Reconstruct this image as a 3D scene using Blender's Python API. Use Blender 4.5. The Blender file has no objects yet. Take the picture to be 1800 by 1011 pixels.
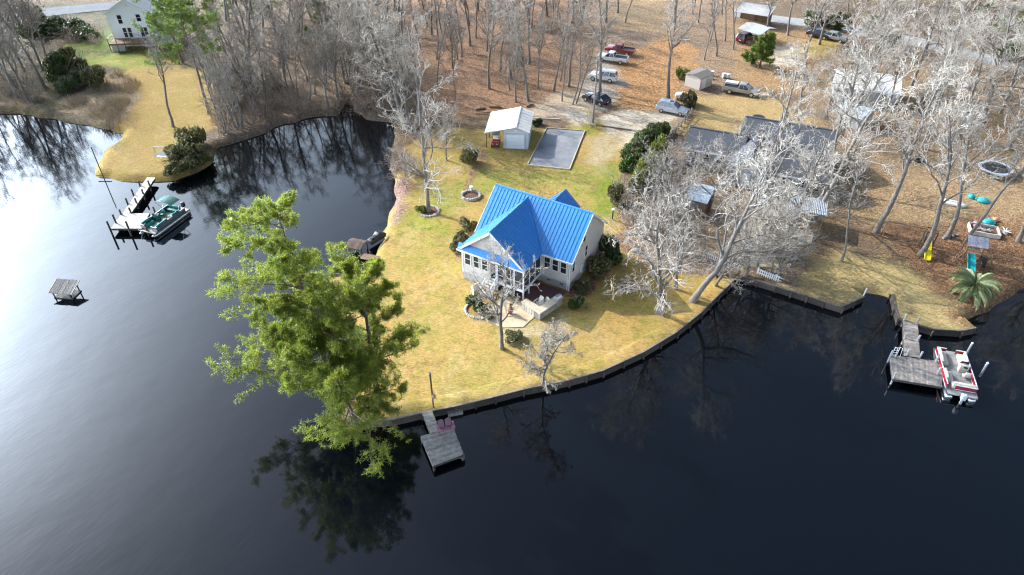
import bpy, bmesh, math, random
import numpy as np
from mathutils import Vector, Matrix
random.seed(7)
R_ = math.radians
scene = bpy.context.scene

# ------------------------------------------------------------------ camera, sky, sun, exposure
CAM_H, PITCH, FPX = 45.0, R_(38.2), 1200.0
cam = bpy.data.cameras.new('camera'); camo = bpy.data.objects.new('camera', cam)
scene.collection.objects.link(camo); scene.camera = camo
camo.location = (0, 0, CAM_H); camo.rotation_euler = (R_(90) - PITCH, 0, 0)
cam.sensor_width = 36.0; cam.lens = 36.0 * FPX / 1800.0; cam.clip_start = 0.5; cam.clip_end = 4000
SUN_AZ, SUN_EL = -56.0, 32.0            # azimuth measured from +Y towards +X
world = bpy.data.worlds.new('World'); scene.world = world; world.use_nodes = True
wn = world.node_tree; bg = wn.nodes['Background']
sky = wn.nodes.new('ShaderNodeTexSky'); sky.sky_type = 'NISHITA'; sky.sun_disc = False
sky.sun_elevation = R_(SUN_EL); sky.sun_rotation = R_(SUN_AZ); sky.air_density = 1.0; sky.dust_density = 1.8; sky.ozone_density = 2.5
SKY_STR = 0.11
bg.inputs[1].default_value = SKY_STR
def sky_veil(amount, gg):
    """thin high cloud veil: forward scattering round the sun, even in every other respect"""
    N = wn.nodes; L = wn.links; tc = N.new('ShaderNodeTexCoord'); dt = N.new('ShaderNodeVectorMath'); dt.operation = 'DOT_PRODUCT'; L.new(tc.outputs['Generated'], dt.inputs[0])
    dt.inputs[1].default_value = (math.sin(R_(SUN_AZ)) * math.cos(R_(SUN_EL)), math.cos(R_(SUN_AZ)) * math.cos(R_(SUN_EL)), math.sin(R_(SUN_EL)))
    def m(op, a, b):
        q = N.new('ShaderNodeMath'); q.operation = op
        for i, v in enumerate((a, b)): (L.new(v, q.inputs[i]) if not isinstance(v, (int, float)) else setattr(q.inputs[i], 'default_value', v))
        return q.outputs[0]
    hg = m('DIVIDE', (1 - gg * gg) * amount / SKY_STR, m('POWER', m('SUBTRACT', 1 + gg * gg, m('MULTIPLY', dt.outputs['Value'], 2 * gg)), 1.5))
    sx = N.new('ShaderNodeSeparateXYZ'); L.new(tc.outputs['Generated'], sx.inputs[0])      # longer path through the veil towards the horizon
    hg = m('MULTIPLY', hg, m('POWER', m('DIVIDE', 0.55, m('ADD', m('MAXIMUM', sx.outputs['Z'], 0.06), 0.05)), 2.7))
    cc = N.new('ShaderNodeCombineColor'); L.new(m('MULTIPLY', hg, 0.70), cc.inputs[0]); L.new(m('MULTIPLY', hg, 0.86), cc.inputs[1]); L.new(m('MULTIPLY', hg, 1.06), cc.inputs[2])
    ad = N.new('ShaderNodeMix'); ad.data_type = 'RGBA'; ad.blend_type = 'ADD'; ad.inputs['Factor'].default_value = 1.0; L.new(sky.outputs[0], ad.inputs['A']); L.new(cc.outputs[0], ad.inputs['B']); L.new(ad.outputs['Result'], bg.inputs[0])
sky_veil(0.50, 0.80)
sun = bpy.data.lights.new('sun', 'SUN'); suno = bpy.data.objects.new('sun', sun); scene.collection.objects.link(suno)
sun.energy = 4.6; sun.angle = R_(0.6); sun.color = (1.0, 0.93, 0.82)
_sd = Vector((math.sin(R_(SUN_AZ)) * math.cos(R_(SUN_EL)), math.cos(R_(SUN_AZ)) * math.cos(R_(SUN_EL)), math.sin(R_(SUN_EL))))
suno.rotation_euler = _sd.to_track_quat('Z', 'Y').to_euler(); suno.location = (0, 0, 60)
vs = scene.view_settings; vs.view_transform = 'Standard'; vs.look = 'None'; vs.gamma = 1.0; vs.exposure = 0.28; vs.use_curve_mapping = False
scene.cycles.max_bounces = 5; scene.cycles.diffuse_bounces = 2; scene.cycles.glossy_bounces = 3; scene.cycles.transmission_bounces = 2
scene.cycles.transparent_max_bounces = 6; scene.cycles.caustics_reflective = False; scene.cycles.caustics_refractive = False
scene.cycles.use_denoising = True; scene.cycles.denoiser = 'OPENIMAGEDENOISE'; scene.cycles.denoising_input_passes = 'RGB_ALBEDO_NORMAL'; scene.cycles.denoising_prefilter = 'NONE'; scene.cycles.filter_width = 1.15; scene.cycles.sample_clamp_indirect = 4.0; scene.cycles.sample_clamp_direct = 12.0

# ------------------------------------------------------------------ survey: a sighting on the plan becomes a point on the ground
GZ = 0.7                                 # height of the land above the lake (the lake lies at z = 0)
_F = np.array([0, math.cos(PITCH), -math.sin(PITCH)]); _U = np.array([0, math.sin(PITCH), math.cos(PITCH)])
def g(px, py, z=GZ):
    d = np.array([1., 0, 0]) * (px - 900) / FPX - _U * (py - 505.5) / FPX + _F
    t = (z - CAM_H) / d[2]
    return Vector((t * d[0], t * d[1], z))

# ------------------------------------------------------------------ materials
MATS = {}
def mat(name, col, rough=0.7, var=0.15, scale=6.0, metal=0.0, bump=0.0, bscale=None, col2=None, spec=0.5, objvar=0.0, trans=0.0, stretch=None, coat=0.0, detail=5.0, sheen=0.0):
    if name in MATS: return MATS[name]
    m = bpy.data.materials.new(name); m.use_nodes = True; nt = m.node_tree; N = nt.nodes; L = nt.links
    b = N['Principled BSDF']; b.inputs['Roughness'].default_value = rough; b.inputs['Metallic'].default_value = metal
    b.inputs['Specular IOR Level'].default_value = spec
    if sheen: b.inputs['Sheen Weight'].default_value = sheen; b.inputs['Sheen Roughness'].default_value = 0.35
    if coat: b.inputs['Coat Weight'].default_value = coat; b.inputs['Coat Roughness'].default_value = 0.08
    tc = N.new('ShaderNodeTexCoord'); vec = tc.outputs['Object']
    if stretch:
        mp = N.new('ShaderNodeMapping'); mp.inputs['Scale'].default_value = stretch; L.new(vec, mp.inputs['Vector']); vec = mp.outputs[0]
    nz = N.new('ShaderNodeTexNoise'); nz.inputs['Scale'].default_value = scale; nz.inputs['Detail'].default_value = detail; nz.inputs['Roughness'].default_value = 0.65
    L.new(vec, nz.inputs['Vector'])
    rp = N.new('ShaderNodeValToRGB'); rp.color_ramp.elements[0].position = 0.3; rp.color_ramp.elements[1].position = 0.7
    c = np.array(col, float)
    lo = c * (1 - var) if col2 is None else np.array(col2, float); hi = np.minimum(c * (1 + var), 0.95) if col2 is None else c
    rp.color_ramp.elements[0].color = (*lo, 1); rp.color_ramp.elements[1].color = (*hi, 1)
    L.new(nz.outputs['Fac'], rp.inputs['Fac']); cout = rp.outputs[0]
    if objvar:
        oi = N.new('ShaderNodeObjectInfo'); mr = N.new('ShaderNodeMapRange'); mr.inputs['To Min'].default_value = 1 - objvar; mr.inputs['To Max'].default_value = 1 + objvar
        L.new(oi.outputs['Random'], mr.inputs['Value'])
        mx = N.new('ShaderNodeMix'); mx.data_type = 'RGBA'; mx.blend_type = 'MULTIPLY'; mx.inputs['Factor'].default_value = 1.0
        L.new(cout, mx.inputs['A']); L.new(mr.outputs[0], mx.inputs['B']); cout = mx.outputs['Result']
    L.new(cout, b.inputs['Base Color'])
    if bump:
        n2 = N.new('ShaderNodeTexNoise'); n2.inputs['Scale'].default_value = bscale or scale * 3; n2.inputs['Detail'].default_value = 4.0
        L.new(vec, n2.inputs['Vector']); bp = N.new('ShaderNodeBump'); bp.inputs['Strength'].default_value = bump; bp.inputs['Distance'].default_value = 0.05
        L.new(n2.outputs['Fac'], bp.inputs['Height']); L.new(bp.outputs[0], b.inputs['Normal'])
    if trans:
        tr = N.new('ShaderNodeBsdfTranslucent'); ms = N.new('ShaderNodeMixShader'); ms.inputs[0].default_value = trans
        L.new(cout, tr.inputs['Color']); L.new(b.outputs[0], ms.inputs[1]); L.new(tr.outputs[0], ms.inputs[2]); L.new(ms.outputs[0], N['Material Output'].inputs['Surface'])
    MATS[name] = m
    return m

M_ROOF = mat('blue_standing_seam_metal', (0.026, 0.255, 0.64), 0.42, 0.10, 0.9, stretch=(3, 3, .5), spec=0.8, col2=(0.018, 0.205, 0.55), sheen=0.5)
M_SIDING = mat('beige_lap_siding', (0.60, 0.55, 0.50), 0.7, 0.07, 3.0, stretch=(0.3, 0.3, 8))
M_WHITE = mat('white_paint', (0.78, 0.78, 0.77), 0.5, 0.05, 4.0)
M_FOUND = mat('grey_block_foundation', (0.42, 0.40, 0.38), 0.85, 0.12, 5.0, bump=0.2)
M_GLASS = mat('dark_window_glass', (0.02, 0.025, 0.03), 0.06, 0.3, 2.0, spec=0.8)
M_SCREEN = mat('dark_insect_screen', (0.035, 0.035, 0.04), 0.5, 0.3, 3.0)
M_WOODG = mat('weathered_grey_wood', (0.40, 0.36, 0.32), 0.85, 0.4, 2.5, bump=0.3, stretch=(1, 1, 1), col2=(0.16, 0.14, 0.12), objvar=0.22)
M_WOODL = mat('pale_bleached_deck_wood', (0.66, 0.60, 0.52), 0.8, 0.2, 2.5, bump=0.2, col2=(0.46, 0.41, 0.35), objvar=0.14)
M_WOODD = mat('dark_wet_timber', (0.085, 0.068, 0.055), 0.8, 0.4, 4.0, bump=0.3, objvar=0.4)
M_WOODB = mat('brown_stained_timber', (0.22, 0.13, 0.075), 0.75, 0.3, 4.0, bump=0.2)
M_TIMBER = mat('tan_landscape_timber', (0.55, 0.46, 0.33), 0.8, 0.25, 4.0, bump=0.2)
M_BARK = mat('grey_bark', (0.27, 0.235, 0.20), 0.9, 0.3, 3.0, bump=0.6, col2=(0.13, 0.11, 0.09), objvar=0.22, stretch=(2, 2, 0.5))
M_TWIG = mat('pale_grey_twig', (0.42, 0.375, 0.32), 0.85, 0.25, 0.8, col2=(0.24, 0.205, 0.17), objvar=0.2)
M_TWIGW = mat('whitish_lichen_twig', (0.56, 0.50, 0.42), 0.85, 0.2, 0.8, col2=(0.31, 0.265, 0.215), objvar=0.12)
M_TWIGB = mat('brown_twig', (0.36, 0.285, 0.22), 0.9, 0.3, 0.8, col2=(0.18, 0.14, 0.105), objvar=0.25)
M_PBARK = mat('pine_bark', (0.17, 0.12, 0.09), 0.9, 0.4, 4.0, bump=0.7, stretch=(2, 2, 0.6))
M_NEEDLE = mat('pine_needles', (0.40, 0.415, 0.045), 0.5, 0.3, 1.4, col2=(0.10, 0.155, 0.022), trans=0.42, objvar=0.1)
M_NEEDLED = mat('dark_pine_needles', (0.22, 0.28, 0.04), 0.6, 0.3, 0.5, col2=(0.08, 0.14, 0.022), trans=0.25, objvar=0.1)
M_LEAF = mat('evergreen_leaf', (0.085, 0.13, 0.028), 0.45, 0.3, 2.0, col2=(0.035, 0.062, 0.015), trans=0.15, objvar=0.2)
M_HEDGE = mat('hedge_leaf', (0.13, 0.20, 0.035), 0.45, 0.3, 2.0, col2=(0.05, 0.09, 0.018), trans=0.2, objvar=0.12)
M_LEAFY = mat('yellow_green_leaf', (0.26, 0.27, 0.03), 0.5, 0.3, 2.0, col2=(0.10, 0.14, 0.02), trans=0.3, objvar=0.15)
M_LEAFO = mat('olive_leaf', (0.19, 0.18, 0.06), 0.6, 0.3, 2.0, col2=(0.09, 0.09, 0.03), trans=0.2, objvar=0.15)
M_REED = mat('dry_reed', (0.62, 0.50, 0.34), 0.85, 0.3, 1.0, col2=(0.40, 0.30, 0.20), trans=0.3)
M_PALM = mat('palm_frond', (0.33, 0.37, 0.17), 0.5, 0.3, 2.0, col2=(0.17, 0.21, 0.085), trans=0.25, objvar=0.15)
M_SHINGLE = mat('charcoal_shingle', (0.075, 0.08, 0.092), 0.85, 0.3, 6.0, bump=0.4, bscale=20)
M_SHINGB = mat('brown_grey_shingle', (0.16, 0.145, 0.13), 0.9, 0.35, 5.0, bump=0.4, bscale=20)
M_GREYWALL = mat('grey_siding', (0.36, 0.36, 0.37), 0.7, 0.1, 3.0, stretch=(0.4, 0.4, 6))
M_TINW = mat('white_painted_tin', (0.80, 0.79, 0.76), 0.45, 0.06, 1.6, col2=(0.66, 0.63, 0.58))
M_TIND = mat('dull_weathered_tin', (0.50, 0.49, 0.47), 0.6, 0.2, 1.6, col2=(0.33, 0.31, 0.29), objvar=0.12)
M_TINB = mat('pale_blue_grey_tin', (0.42, 0.50, 0.58), 0.45, 0.12, 2.0)
M_GARW = mat('light_grey_garage_panel', (0.60, 0.62, 0.66), 0.6, 0.06, 3.0)
M_DOORW = mat('pale_blue_white_door', (0.70, 0.76, 0.84), 0.5, 0.04, 3.0)
M_RUB = mat('black_rubber', (0.018, 0.018, 0.018), 0.8, 0.3, 8.0)
M_BLK = mat('black_vinyl', (0.022, 0.02, 0.024), 0.5, 0.3, 5.0)
M_CHROME = mat('brushed_aluminium', (0.62, 0.63, 0.65), 0.3, 0.08, 5.0, metal=0.9)
M_GALV = mat('dull_galvanised_metal', (0.45, 0.46, 0.47), 0.5, 0.12, 4.0, metal=0.4)
M_PWHITE = mat('white_car_paint', (0.78, 0.78, 0.76), 0.25, 0.03, 2.0, coat=0.6)
M_PSILV = mat('silver_car_paint', (0.52, 0.56, 0.62), 0.28, 0.04, 2.0, metal=0.35, coat=0.6)
M_PGREY = mat('pewter_car_paint', (0.36, 0.345, 0.33), 0.3, 0.05, 2.0, metal=0.35, coat=0.6)
M_PBLK = mat('black_car_paint', (0.012, 0.012, 0.015), 0.15, 0.1, 2.0, coat=0.8)
M_PRED = mat('dark_red_car_paint', (0.28, 0.02, 0.025), 0.3, 0.1, 2.0, coat=0.5)
M_PMAR = mat('maroon_car_paint', (0.09, 0.012, 0.015), 0.3, 0.1, 2.0, coat=0.5)
M_CARGL = mat('car_glass', (0.015, 0.018, 0.022), 0.05, 0.2, 2.0, spec=0.9)
M_LAMP = mat('clear_lamp', (0.75, 0.75, 0.72), 0.15, 0.05, 8.0)
M_TAIL = mat('red_lamp', (0.4, 0.01, 0.01), 0.2, 0.1, 8.0)
M_TEAL = mat('teal_vinyl', (0.015, 0.22, 0.19), 0.5, 0.2, 3.0)
M_TEALD = mat('dark_green_canvas', (0.008, 0.10, 0.085), 0.75, 0.2, 3.0)
M_TEALP = mat('teal_plastic', (0.02, 0.36, 0.38), 0.4, 0.1, 3.0)
M_YEL = mat('yellow_plastic', (0.85, 0.68, 0.02), 0.4, 0.06, 3.0)
M_CREAM = mat('cream_vinyl', (0.70, 0.64, 0.52), 0.5, 0.08, 3.0)
M_BRED = mat('crimson_gelcoat', (0.30, 0.012, 0.03), 0.25, 0.1, 3.0, coat=0.5)
M_PLUM = mat('plum_plastic', (0.27, 0.125, 0.165), 0.5, 0.1, 3.0)
M_COPPER = mat('rusty_clay', (0.34, 0.11, 0.04), 0.7, 0.2, 6.0)
M_MULCH = mat('red_brown_mulch', (0.20, 0.09, 0.05), 0.95, 0.4, 9.0, bump=0.6, col2=(0.09, 0.045, 0.03))
M_STONE = mat('field_stone', (0.38, 0.35, 0.31), 0.85, 0.25, 5.0, bump=0.3, objvar=0.25)
M_BRICK = mat('maroon_patio_brick', (0.16, 0.075, 0.075), 0.8, 0.25, 6.0, bump=0.2)
M_PAVE = mat('sandy_patio_stone', (0.66, 0.55, 0.36), 0.9, 0.25, 1.2, bump=0.3, col2=(0.45, 0.36, 0.23))
M_CONC = mat('grey_concrete', (0.30, 0.295, 0.285), 0.85, 0.2, 1.5)
M_ASPH = mat('asphalt', (0.10, 0.10, 0.105), 0.9, 0.25, 0.6, bump=0.2)
M_GRAV = mat('blue_grey_gravel', (0.36, 0.365, 0.38), 0.95, 0.3, 0.35, bump=0.5, bscale=22, col2=(0.17, 0.18, 0.20), spec=0.05)
M_ORANGE = mat('orange_plastic', (0.75, 0.22, 0.08), 0.5, 0.1, 3.0)
M_PINK = mat('faded_pink_plastic', (0.62, 0.28, 0.26), 0.5, 0.15, 3.0)
M_THATCH = mat('grey_weathered_shakes', (0.33, 0.31, 0.29), 0.9, 0.5, 5.0, bump=0.5, col2=(0.10, 0.09, 0.085), objvar=0.3, stretch=(1, 6, 1))
M_ROPE = mat('rope_and_wire', (0.30, 0.28, 0.25), 0.8, 0.1, 5.0)

# ------------------------------------------------------------------ object helpers
COL = scene.collection
def link(name, me, parent=None):
    o = bpy.data.objects.new(name, me); COL.objects.link(o); o.parent = parent; return o
def tag(o, label=None, cat=None, group=None, kind=None):
    if label: o['label'] = label
    if cat: o['category'] = cat
    if group: o['group'] = group
    if kind: o['kind'] = kind
    return o
def thing(name, label, cat, loc=(0, 0, 0), rz=0.0, group=None):
    o = link(name, None); o.location = loc; o.rotation_euler = (0, 0, rz); o.empty_display_size = 0.3
    return tag(o, label, cat, group)
def copy_tree(o, parent=None):
    c = o.copy(); COL.objects.link(c); c.parent = parent
    for ch in list(o.children): copy_tree(ch, c)
    return c
def np_mesh(name, V, F, mats, smooth=False):
    """V (n,3), F list of arrays (m,k) each of constant k"""
    me = bpy.data.meshes.new(name)
    me.vertices.add(len(V)); me.vertices.foreach_set('co', np.asarray(V, np.float32).ravel())
    loops = np.concatenate([f.ravel() for f in F]).astype(np.int32)
    tot = np.concatenate([np.full(len(f), f.shape[1]) for f in F]).astype(np.int32)
    st = np.concatenate([[0], np.cumsum(tot)[:-1]]).astype(np.int32)
    me.loops.add(len(loops)); me.loops.foreach_set('vertex_index', loops)
    me.polygons.add(len(tot)); me.polygons.foreach_set('loop_start', st); me.polygons.foreach_set('loop_total', tot)
    if smooth: me.polygons.foreach_set('use_smooth', np.ones(len(tot), bool))
    for m in (mats if isinstance(mats, (list, tuple)) else [mats]): me.materials.append(m)
    me.update(); me.validate()
    return me
class MB:
    def __init__(s): s.v = []; s.f = []
    def add(s, vs_, fs):
        n = len(s.v); s.v += [tuple(p) for p in vs_]; s.f += [tuple(i + n for i in f) for f in fs]; return s
    def box(s, x0, x1, y0, y1, z0, z1):
        return s.hexa([(x0, y0, z0), (x1, y0, z0), (x1, y1, z0), (x0, y1, z0)], [(x0, y0, z1), (x1, y0, z1), (x1, y1, z1), (x0, y1, z1)])
    def hexa(s, lo, hi):
        n = len(lo); fs = [tuple(range(n - 1, -1, -1)), tuple(range(n, 2 * n))] + [(i, (i + 1) % n, n + (i + 1) % n, n + i) for i in range(n)]
        return s.add(list(lo) + list(hi), fs)
    def bar(s, a, b, w, h=None, up=(0, 0, 1)):
        """box of section w x h along a-b"""
        h = h or w; a = Vector(a); b = Vector(b); d = (b - a).normalized(); u = Vector(up)
        if abs(d.dot(u)) > 0.98: u = Vector((1, 0, 0))
        sd = d.cross(u).normalized(); u2 = sd.cross(d)
        q = [sd * w / 2 + u2 * h / 2, -sd * w / 2 + u2 * h / 2, -sd * w / 2 - u2 * h / 2, sd * w / 2 - u2 * h / 2]
        return s.hexa([a + k for k in q], [b + k for k in q])
    def slab(s, pts, vec):
        """polygon (3D, any count) extruded by vec"""
        vec = Vector(vec); return s.hexa([Vector(p) for p in pts], [Vector(p) + vec for p in pts])
    def tube(s, pts, rad, n=8):
        pts = [Vector(p) for p in pts]; rad = rad if isinstance(rad, (list, tuple)) else [rad] * len(pts); vs_ = []
        for i, p in enumerate(pts):
            d = (pts[min(i + 1, len(pts) - 1)] - pts[max(i - 1, 0)]).normalized()
            u = Vector((0, 0, 1)) if abs(d.z) < 0.9 else Vector((1, 0, 0)); a = d.cross(u).normalized(); b = d.cross(a)
            vs_ += [p + (a * math.cos(2 * math.pi * k / n) + b * math.sin(2 * math.pi * k / n)) * rad[i] for k in range(n)]
        m = len(pts); fs = [(i * n + k, i * n + (k + 1) % n, (i + 1) * n + (k + 1) % n, (i + 1) * n + k) for i in range(m - 1) for k in range(n)]
        fs += [tuple(range(n - 1, -1, -1)), tuple(range((m - 1) * n, m * n))]
        return s.add(vs_, fs)
    def lathe(s, prof, n=14, c=(0, 0, 0), sx=1.0, sy=1.0):
        vs_ = [(c[0] + sx * r * math.cos(2 * math.pi * k / n), c[1] + sy * r * math.sin(2 * math.pi * k / n), c[2] + z) for r, z in prof for k in range(n)]
        m = len(prof); fs = [(i * n + k, i * n + (k + 1) % n, (i + 1) * n + (k + 1) % n, (i + 1) * n + k) for i in range(m - 1) for k in range(n)]
        fs += [tuple(range(n - 1, -1, -1)), tuple(range((m - 1) * n, m * n))]
        return s.add(vs_, fs)
    def build(s, name, m, parent=None, smooth=False, bevel=0.0, seg=2):
        me = bpy.data.meshes.new(name); me.from_pydata([tuple(p) for p in s.v], [], s.f); me.materials.append(m)
        bm = bmesh.new(); bm.from_mesh(me); bmesh.ops.recalc_face_normals(bm, faces=bm.faces)
        if bevel: bmesh.ops.bevel(bm, geom=[e for e in bm.edges if e.calc_face_angle(0) > 0.5], offset=bevel, segments=seg, affect='EDGES', profile=0.6)
        bm.to_mesh(me); bm.free()
        if smooth: me.shade_smooth()
        return link(name, me, parent)

# ------------------------------------------------------------------ noise on arrays
_rng0 = np.random.RandomState(11); _LAT = _rng0.rand(256, 256)
def vnoise(x, y):
    xi = np.floor(x).astype(int); yi = np.floor(y).astype(int); fx = x - xi; fy = y - yi
    fx = fx * fx * (3 - 2 * fx); fy = fy * fy * (3 - 2 * fy); a = lambda i, j: _LAT[(xi + i) % 256, (yi + j) % 256]
    return (a(0, 0) * (1 - fx) + a(1, 0) * fx) * (1 - fy) + (a(0, 1) * (1 - fx) + a(1, 1) * fx) * fy
def fbm(x, y, s, o=4):
    t = 0; w = 0
    for k in range(o): t = t + vnoise(x * s * 2 ** k + 17 * k, y * s * 2 ** k + 31 * k) * 0.5 ** k; w += 0.5 ** k
    return t / w
def seg_dist(X, Y, P, closed=True):
    """unsigned distance to a polyline, the nearest segment's index, and an inside flag"""
    P = np.asarray(P, float); n = len(P); best = np.full(X.shape, 1e9); idx = np.zeros(X.shape, int); ins = np.zeros(X.shape, bool)
    for i in range(n if closed else n - 1):
        a = P[i]; b = P[(i + 1) % n]; d = b - a; L2 = d @ d + 1e-9
        t = np.clip(((X - a[0]) * d[0] + (Y - a[1]) * d[1]) / L2, 0, 1)
        q = np.hypot(X - a[0] - t * d[0], Y - a[1] - t * d[1]); m = q < best; best[m] = q[m]; idx[m] = i
        if closed:
            c = (a[1] > Y) != (b[1] > Y)
            with np.errstate(divide='ignore', invalid='ignore'): xx = a[0] + (Y - a[1]) * d[0] / (d[1] if d[1] else 1e-9)
            ins ^= c & (X < xx)
    return best, idx, ins
def plan(pts, z=GZ): return [tuple(g(*p, z)[:2]) for p in pts]

# ------------------------------------------------------------------ the shore line (from the left bank round the cove to the right edge)
SHORE = [(-1500, 330, 0), (-500, 235, 0), (-150, 205, 0), (0, 193, 0), (50, 196, 0), (100, 204, 0), (150, 214, 0), (190, 222, 0), (212, 228, 0), (207, 240, 0), (190, 252, 0), (176, 259, 0),
  (166, 280, 0), (160, 298, 0), (166, 305, 0), (200, 310, 0), (235, 313, 0), (270, 313, 0), (305, 311, 0), (342, 298, 0), (372, 280, 0), (377, 264, 0), (382, 252, 0), (420, 242, 0), (470, 226, 0),
  (500, 211, 0), (550, 199, 0), (598, 198, 0), (604, 184, 0), (608, 168, 0), (615, 167, 0), (620, 190, 0), (640, 203, 0), (690, 210, 0), (690, 240, 0), (684, 280, 0), (690, 320, 0), (690, 352, 0), (678, 378, 0), (668, 400, 0), (662, 425, 0), (652, 450, 0), (640, 466, 0),
  (600, 478, 0), (574, 490, 1), (577, 547, 1), (590, 610, 1), (600, 690, 1), (592, 741, 1), (630, 743, 1), (690, 738, 1), (742, 726, 1), (800, 715, 1), (870, 698, 1), (920, 685, 1), (1000, 669, 1), (1060, 652, 1),
  (1130, 620, 1), (1190, 584, 1), (1232, 550, 1), (1262, 520, 1), (1290, 493, 1), (1272, 483, 0), (1300, 484, 1), (1365, 504, 1), (1420, 521, 1), (1480, 540, 1), (1520, 521, 0), (1517, 511, 0), (1530, 508, 0), (1552, 511, 0), (1569, 517, 1), (1575, 545, 1), (1580, 561, 1),
  (1600, 568, 1), (1640, 579, 1), (1690, 582, 1), (1716, 577, 0), (1702, 562, 0), (1730, 545, 0), (1800, 500, 0), (1990, 470, 0), (2600, 480, 0)]
SW = [tuple(g(p[0], p[1])[:2]) for p in SHORE]; SFLAG = [p[2] for p in SHORE]
# natural stretches get a finer, wavering line
def refine():
    P, Fl = [], []
    for i in range(len(SW) - 1):
        a = np.array(SW[i]); b = np.array(SW[i + 1]); d = np.linalg.norm(b - a); P.append(tuple(a)); Fl.append(SFLAG[i])
        if not SFLAG[i] and d < 60:
            n = int(d / 1.2); nn = np.array([-(b - a)[1], (b - a)[0]]) / (d + 1e-6)
            for k in range(1, n):
                q = a + (b - a) * k / n; w = (fbm(np.array([q[0]]), np.array([q[1]]), 0.45, 3)[0] - 0.5) * 1.5
                P.append(tuple(q + nn * w)); Fl.append(0)
    P.append(SW[-1]); Fl.append(0); return P, Fl
SHP, SHF = refine()
LAND = SHP + [(900, 60), (900, 900), (-900, 900), (-900, 60)]; LFLAG = SHF + [0, 0, 0, 0]

# ------------------------------------------------------------------ ground: one sheet, lake bed included
def axis(lo, a, b, hi, step, grow=1.25):
    c = list(np.arange(a, b + 1e-6, step)); s = step
    while c[-1] < hi: s *= grow; c.append(c[-1] + s)
    s = step; left = []
    x = a
    while x > lo: s *= grow; x -= s; left.append(x)
    return np.array(left[::-1] + c)
gx = axis(-900, -122, 122, 900, 0.58); gy = axis(-700, 24, 166, 900, 0.58)
GX, GY = np.meshgrid(gx, gy)
dist, sidx, inside = seg_dist(GX, GY, LAND); SD = np.where(inside, dist, -dist); bulk = np.array(LFLAG)[sidx] == 1
sm = lambda a, b, x: (lambda t: t * t * (3 - 2 * t))(np.clip((x - a) / (b - a), 0, 1))
HN = np.where(bulk, -0.9 + (GZ + 0.9) * sm(0.1, 0.9, SD), -0.9 + (GZ + 0.9) * sm(-1.2, 1.3, SD))
HN = HN + (fbm(GX, GY, 0.35) - 0.5) * 0.10 * sm(0.5, 3, SD)
# colour zones of the ground surface: dormant turf, leaf litter, sand, mulch, woodland floor
ZONES = []
def zone(pts, col, lush=0.0, litter=0.0, feather=1.0, amt=1.0, warp=1.5): ZONES.append((plan(pts), np.array(col), lush, litter, feather, amt, warp))
STRAW = (0.54, 0.35, 0.11); GOLD = (0.43, 0.28, 0.09); LIT = (0.34, 0.185, 0.09); SAND = (0.82, 0.69, 0.53); GREEN = (0.25, 0.30, 0.035)
zone([(0, 60), (380, 60), (380, 240), (0, 240)], (0.12, 0.095, 0.055), 0.1, 0.6, 3)
zone([(0, 8), (200, 8), (200, 60), (0, 60)], (0.11, 0.09, 0.05), 0.2, 0.6, 2)
zone([(90, 205), (110, 170), (205, 125), (250, 148), (212, 228), (150, 218)], (0.40, 0.30, 0.19), 0, 0.6, 1.5)
zone([(130, 92), (190, 78), (270, 82), (330, 120), (400, 130), (385, 210), (350, 260), (376, 285), (300, 318), (160, 315), (150, 280), (212, 222), (250, 150), (215, 115), (160, 112)], GOLD, 0.35, 0.30, 0.9)
zone([(140, 96), (190, 80), (270, 90), (275, 118), (225, 122), (160, 112)], (0.26, 0.31, 0.05), 0.7, 0, 1.5)
zone([(90, 90), (190, 50), (250, 95), (190, 100), (140, 100)], (0.07, 0.11, 0.02), 0.6, 0.1, 1.5)
zone([(380, 120), (700, 120), (700, 215), (370, 260)], (0.23, 0.17, 0.12), 0.0, 0.9, 3)
zone([(700, -20), (1080, -20), (1040, 160), (960, 200), (840, 200), (740, 220)], (0.34, 0.20, 0.115), 0.0, 1.0, 3)
zone([(1060, -20), (1300, -20), (1310, 130), (1260, 200), (1000, 230), (1000, 120)], (0.35, 0.235, 0.145), 0.0, 1.0, 3)
zone([(1090, 0), (1170, 0), (1160, 60), (1080, 50)], (0.42, 0.28, 0.15), 0.1, 0.7, 3, 0.6)
zone([(1280, 40), (1480, 60), (1430, 170), (1290, 150)], (0.42, 0.26, 0.13), 0.0, 0.8, 3)
zone([(1350, 75), (1410, 85), (1395, 120), (1345, 115)], (0.74, 0.60, 0.46), 0, 0.1, 1.5)
zone([(1410, 68), (1470, 72), (1460, 105), (1400, 100)], (0.50, 0.35, 0.10), 0.05, 0.1, 1.2)
zone([(1195, 165), (1330, 165), (1480, 230), (1460, 300), (1240, 270), (1200, 230)], (0.52, 0.36, 0.16), 0.10, 0.35, 2)
zone([(1420, 100), (1900, 90), (1900, 380), (1430, 330)], (0.33, 0.22, 0.135), 0.15, 0.9, 4)
zone([(1400, 330), (1900, 280), (1900, 430), (1560, 420), (1380, 400)], (0.42, 0.28, 0.16), 0.15, 0.8, 4)
zone([(1540, 400), (1900, 370), (1900, 580), (1700, 580), (1570, 470)], (0.30, 0.165, 0.085), 0.0, 1.0, 2.5)
zone([(1370, 440), (1480, 440), (1590, 470), (1690, 530), (1720, 590), (1560, 590), (1520, 530), (1370, 520)], (0.55, 0.41, 0.19), 0.18, 0.3, 2)
zone([(1090, 380), (1400, 340), (1400, 500), (1280, 490), (1100, 430)], (0.30, 0.23, 0.165), 0.0, 0.8, 2)
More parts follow.
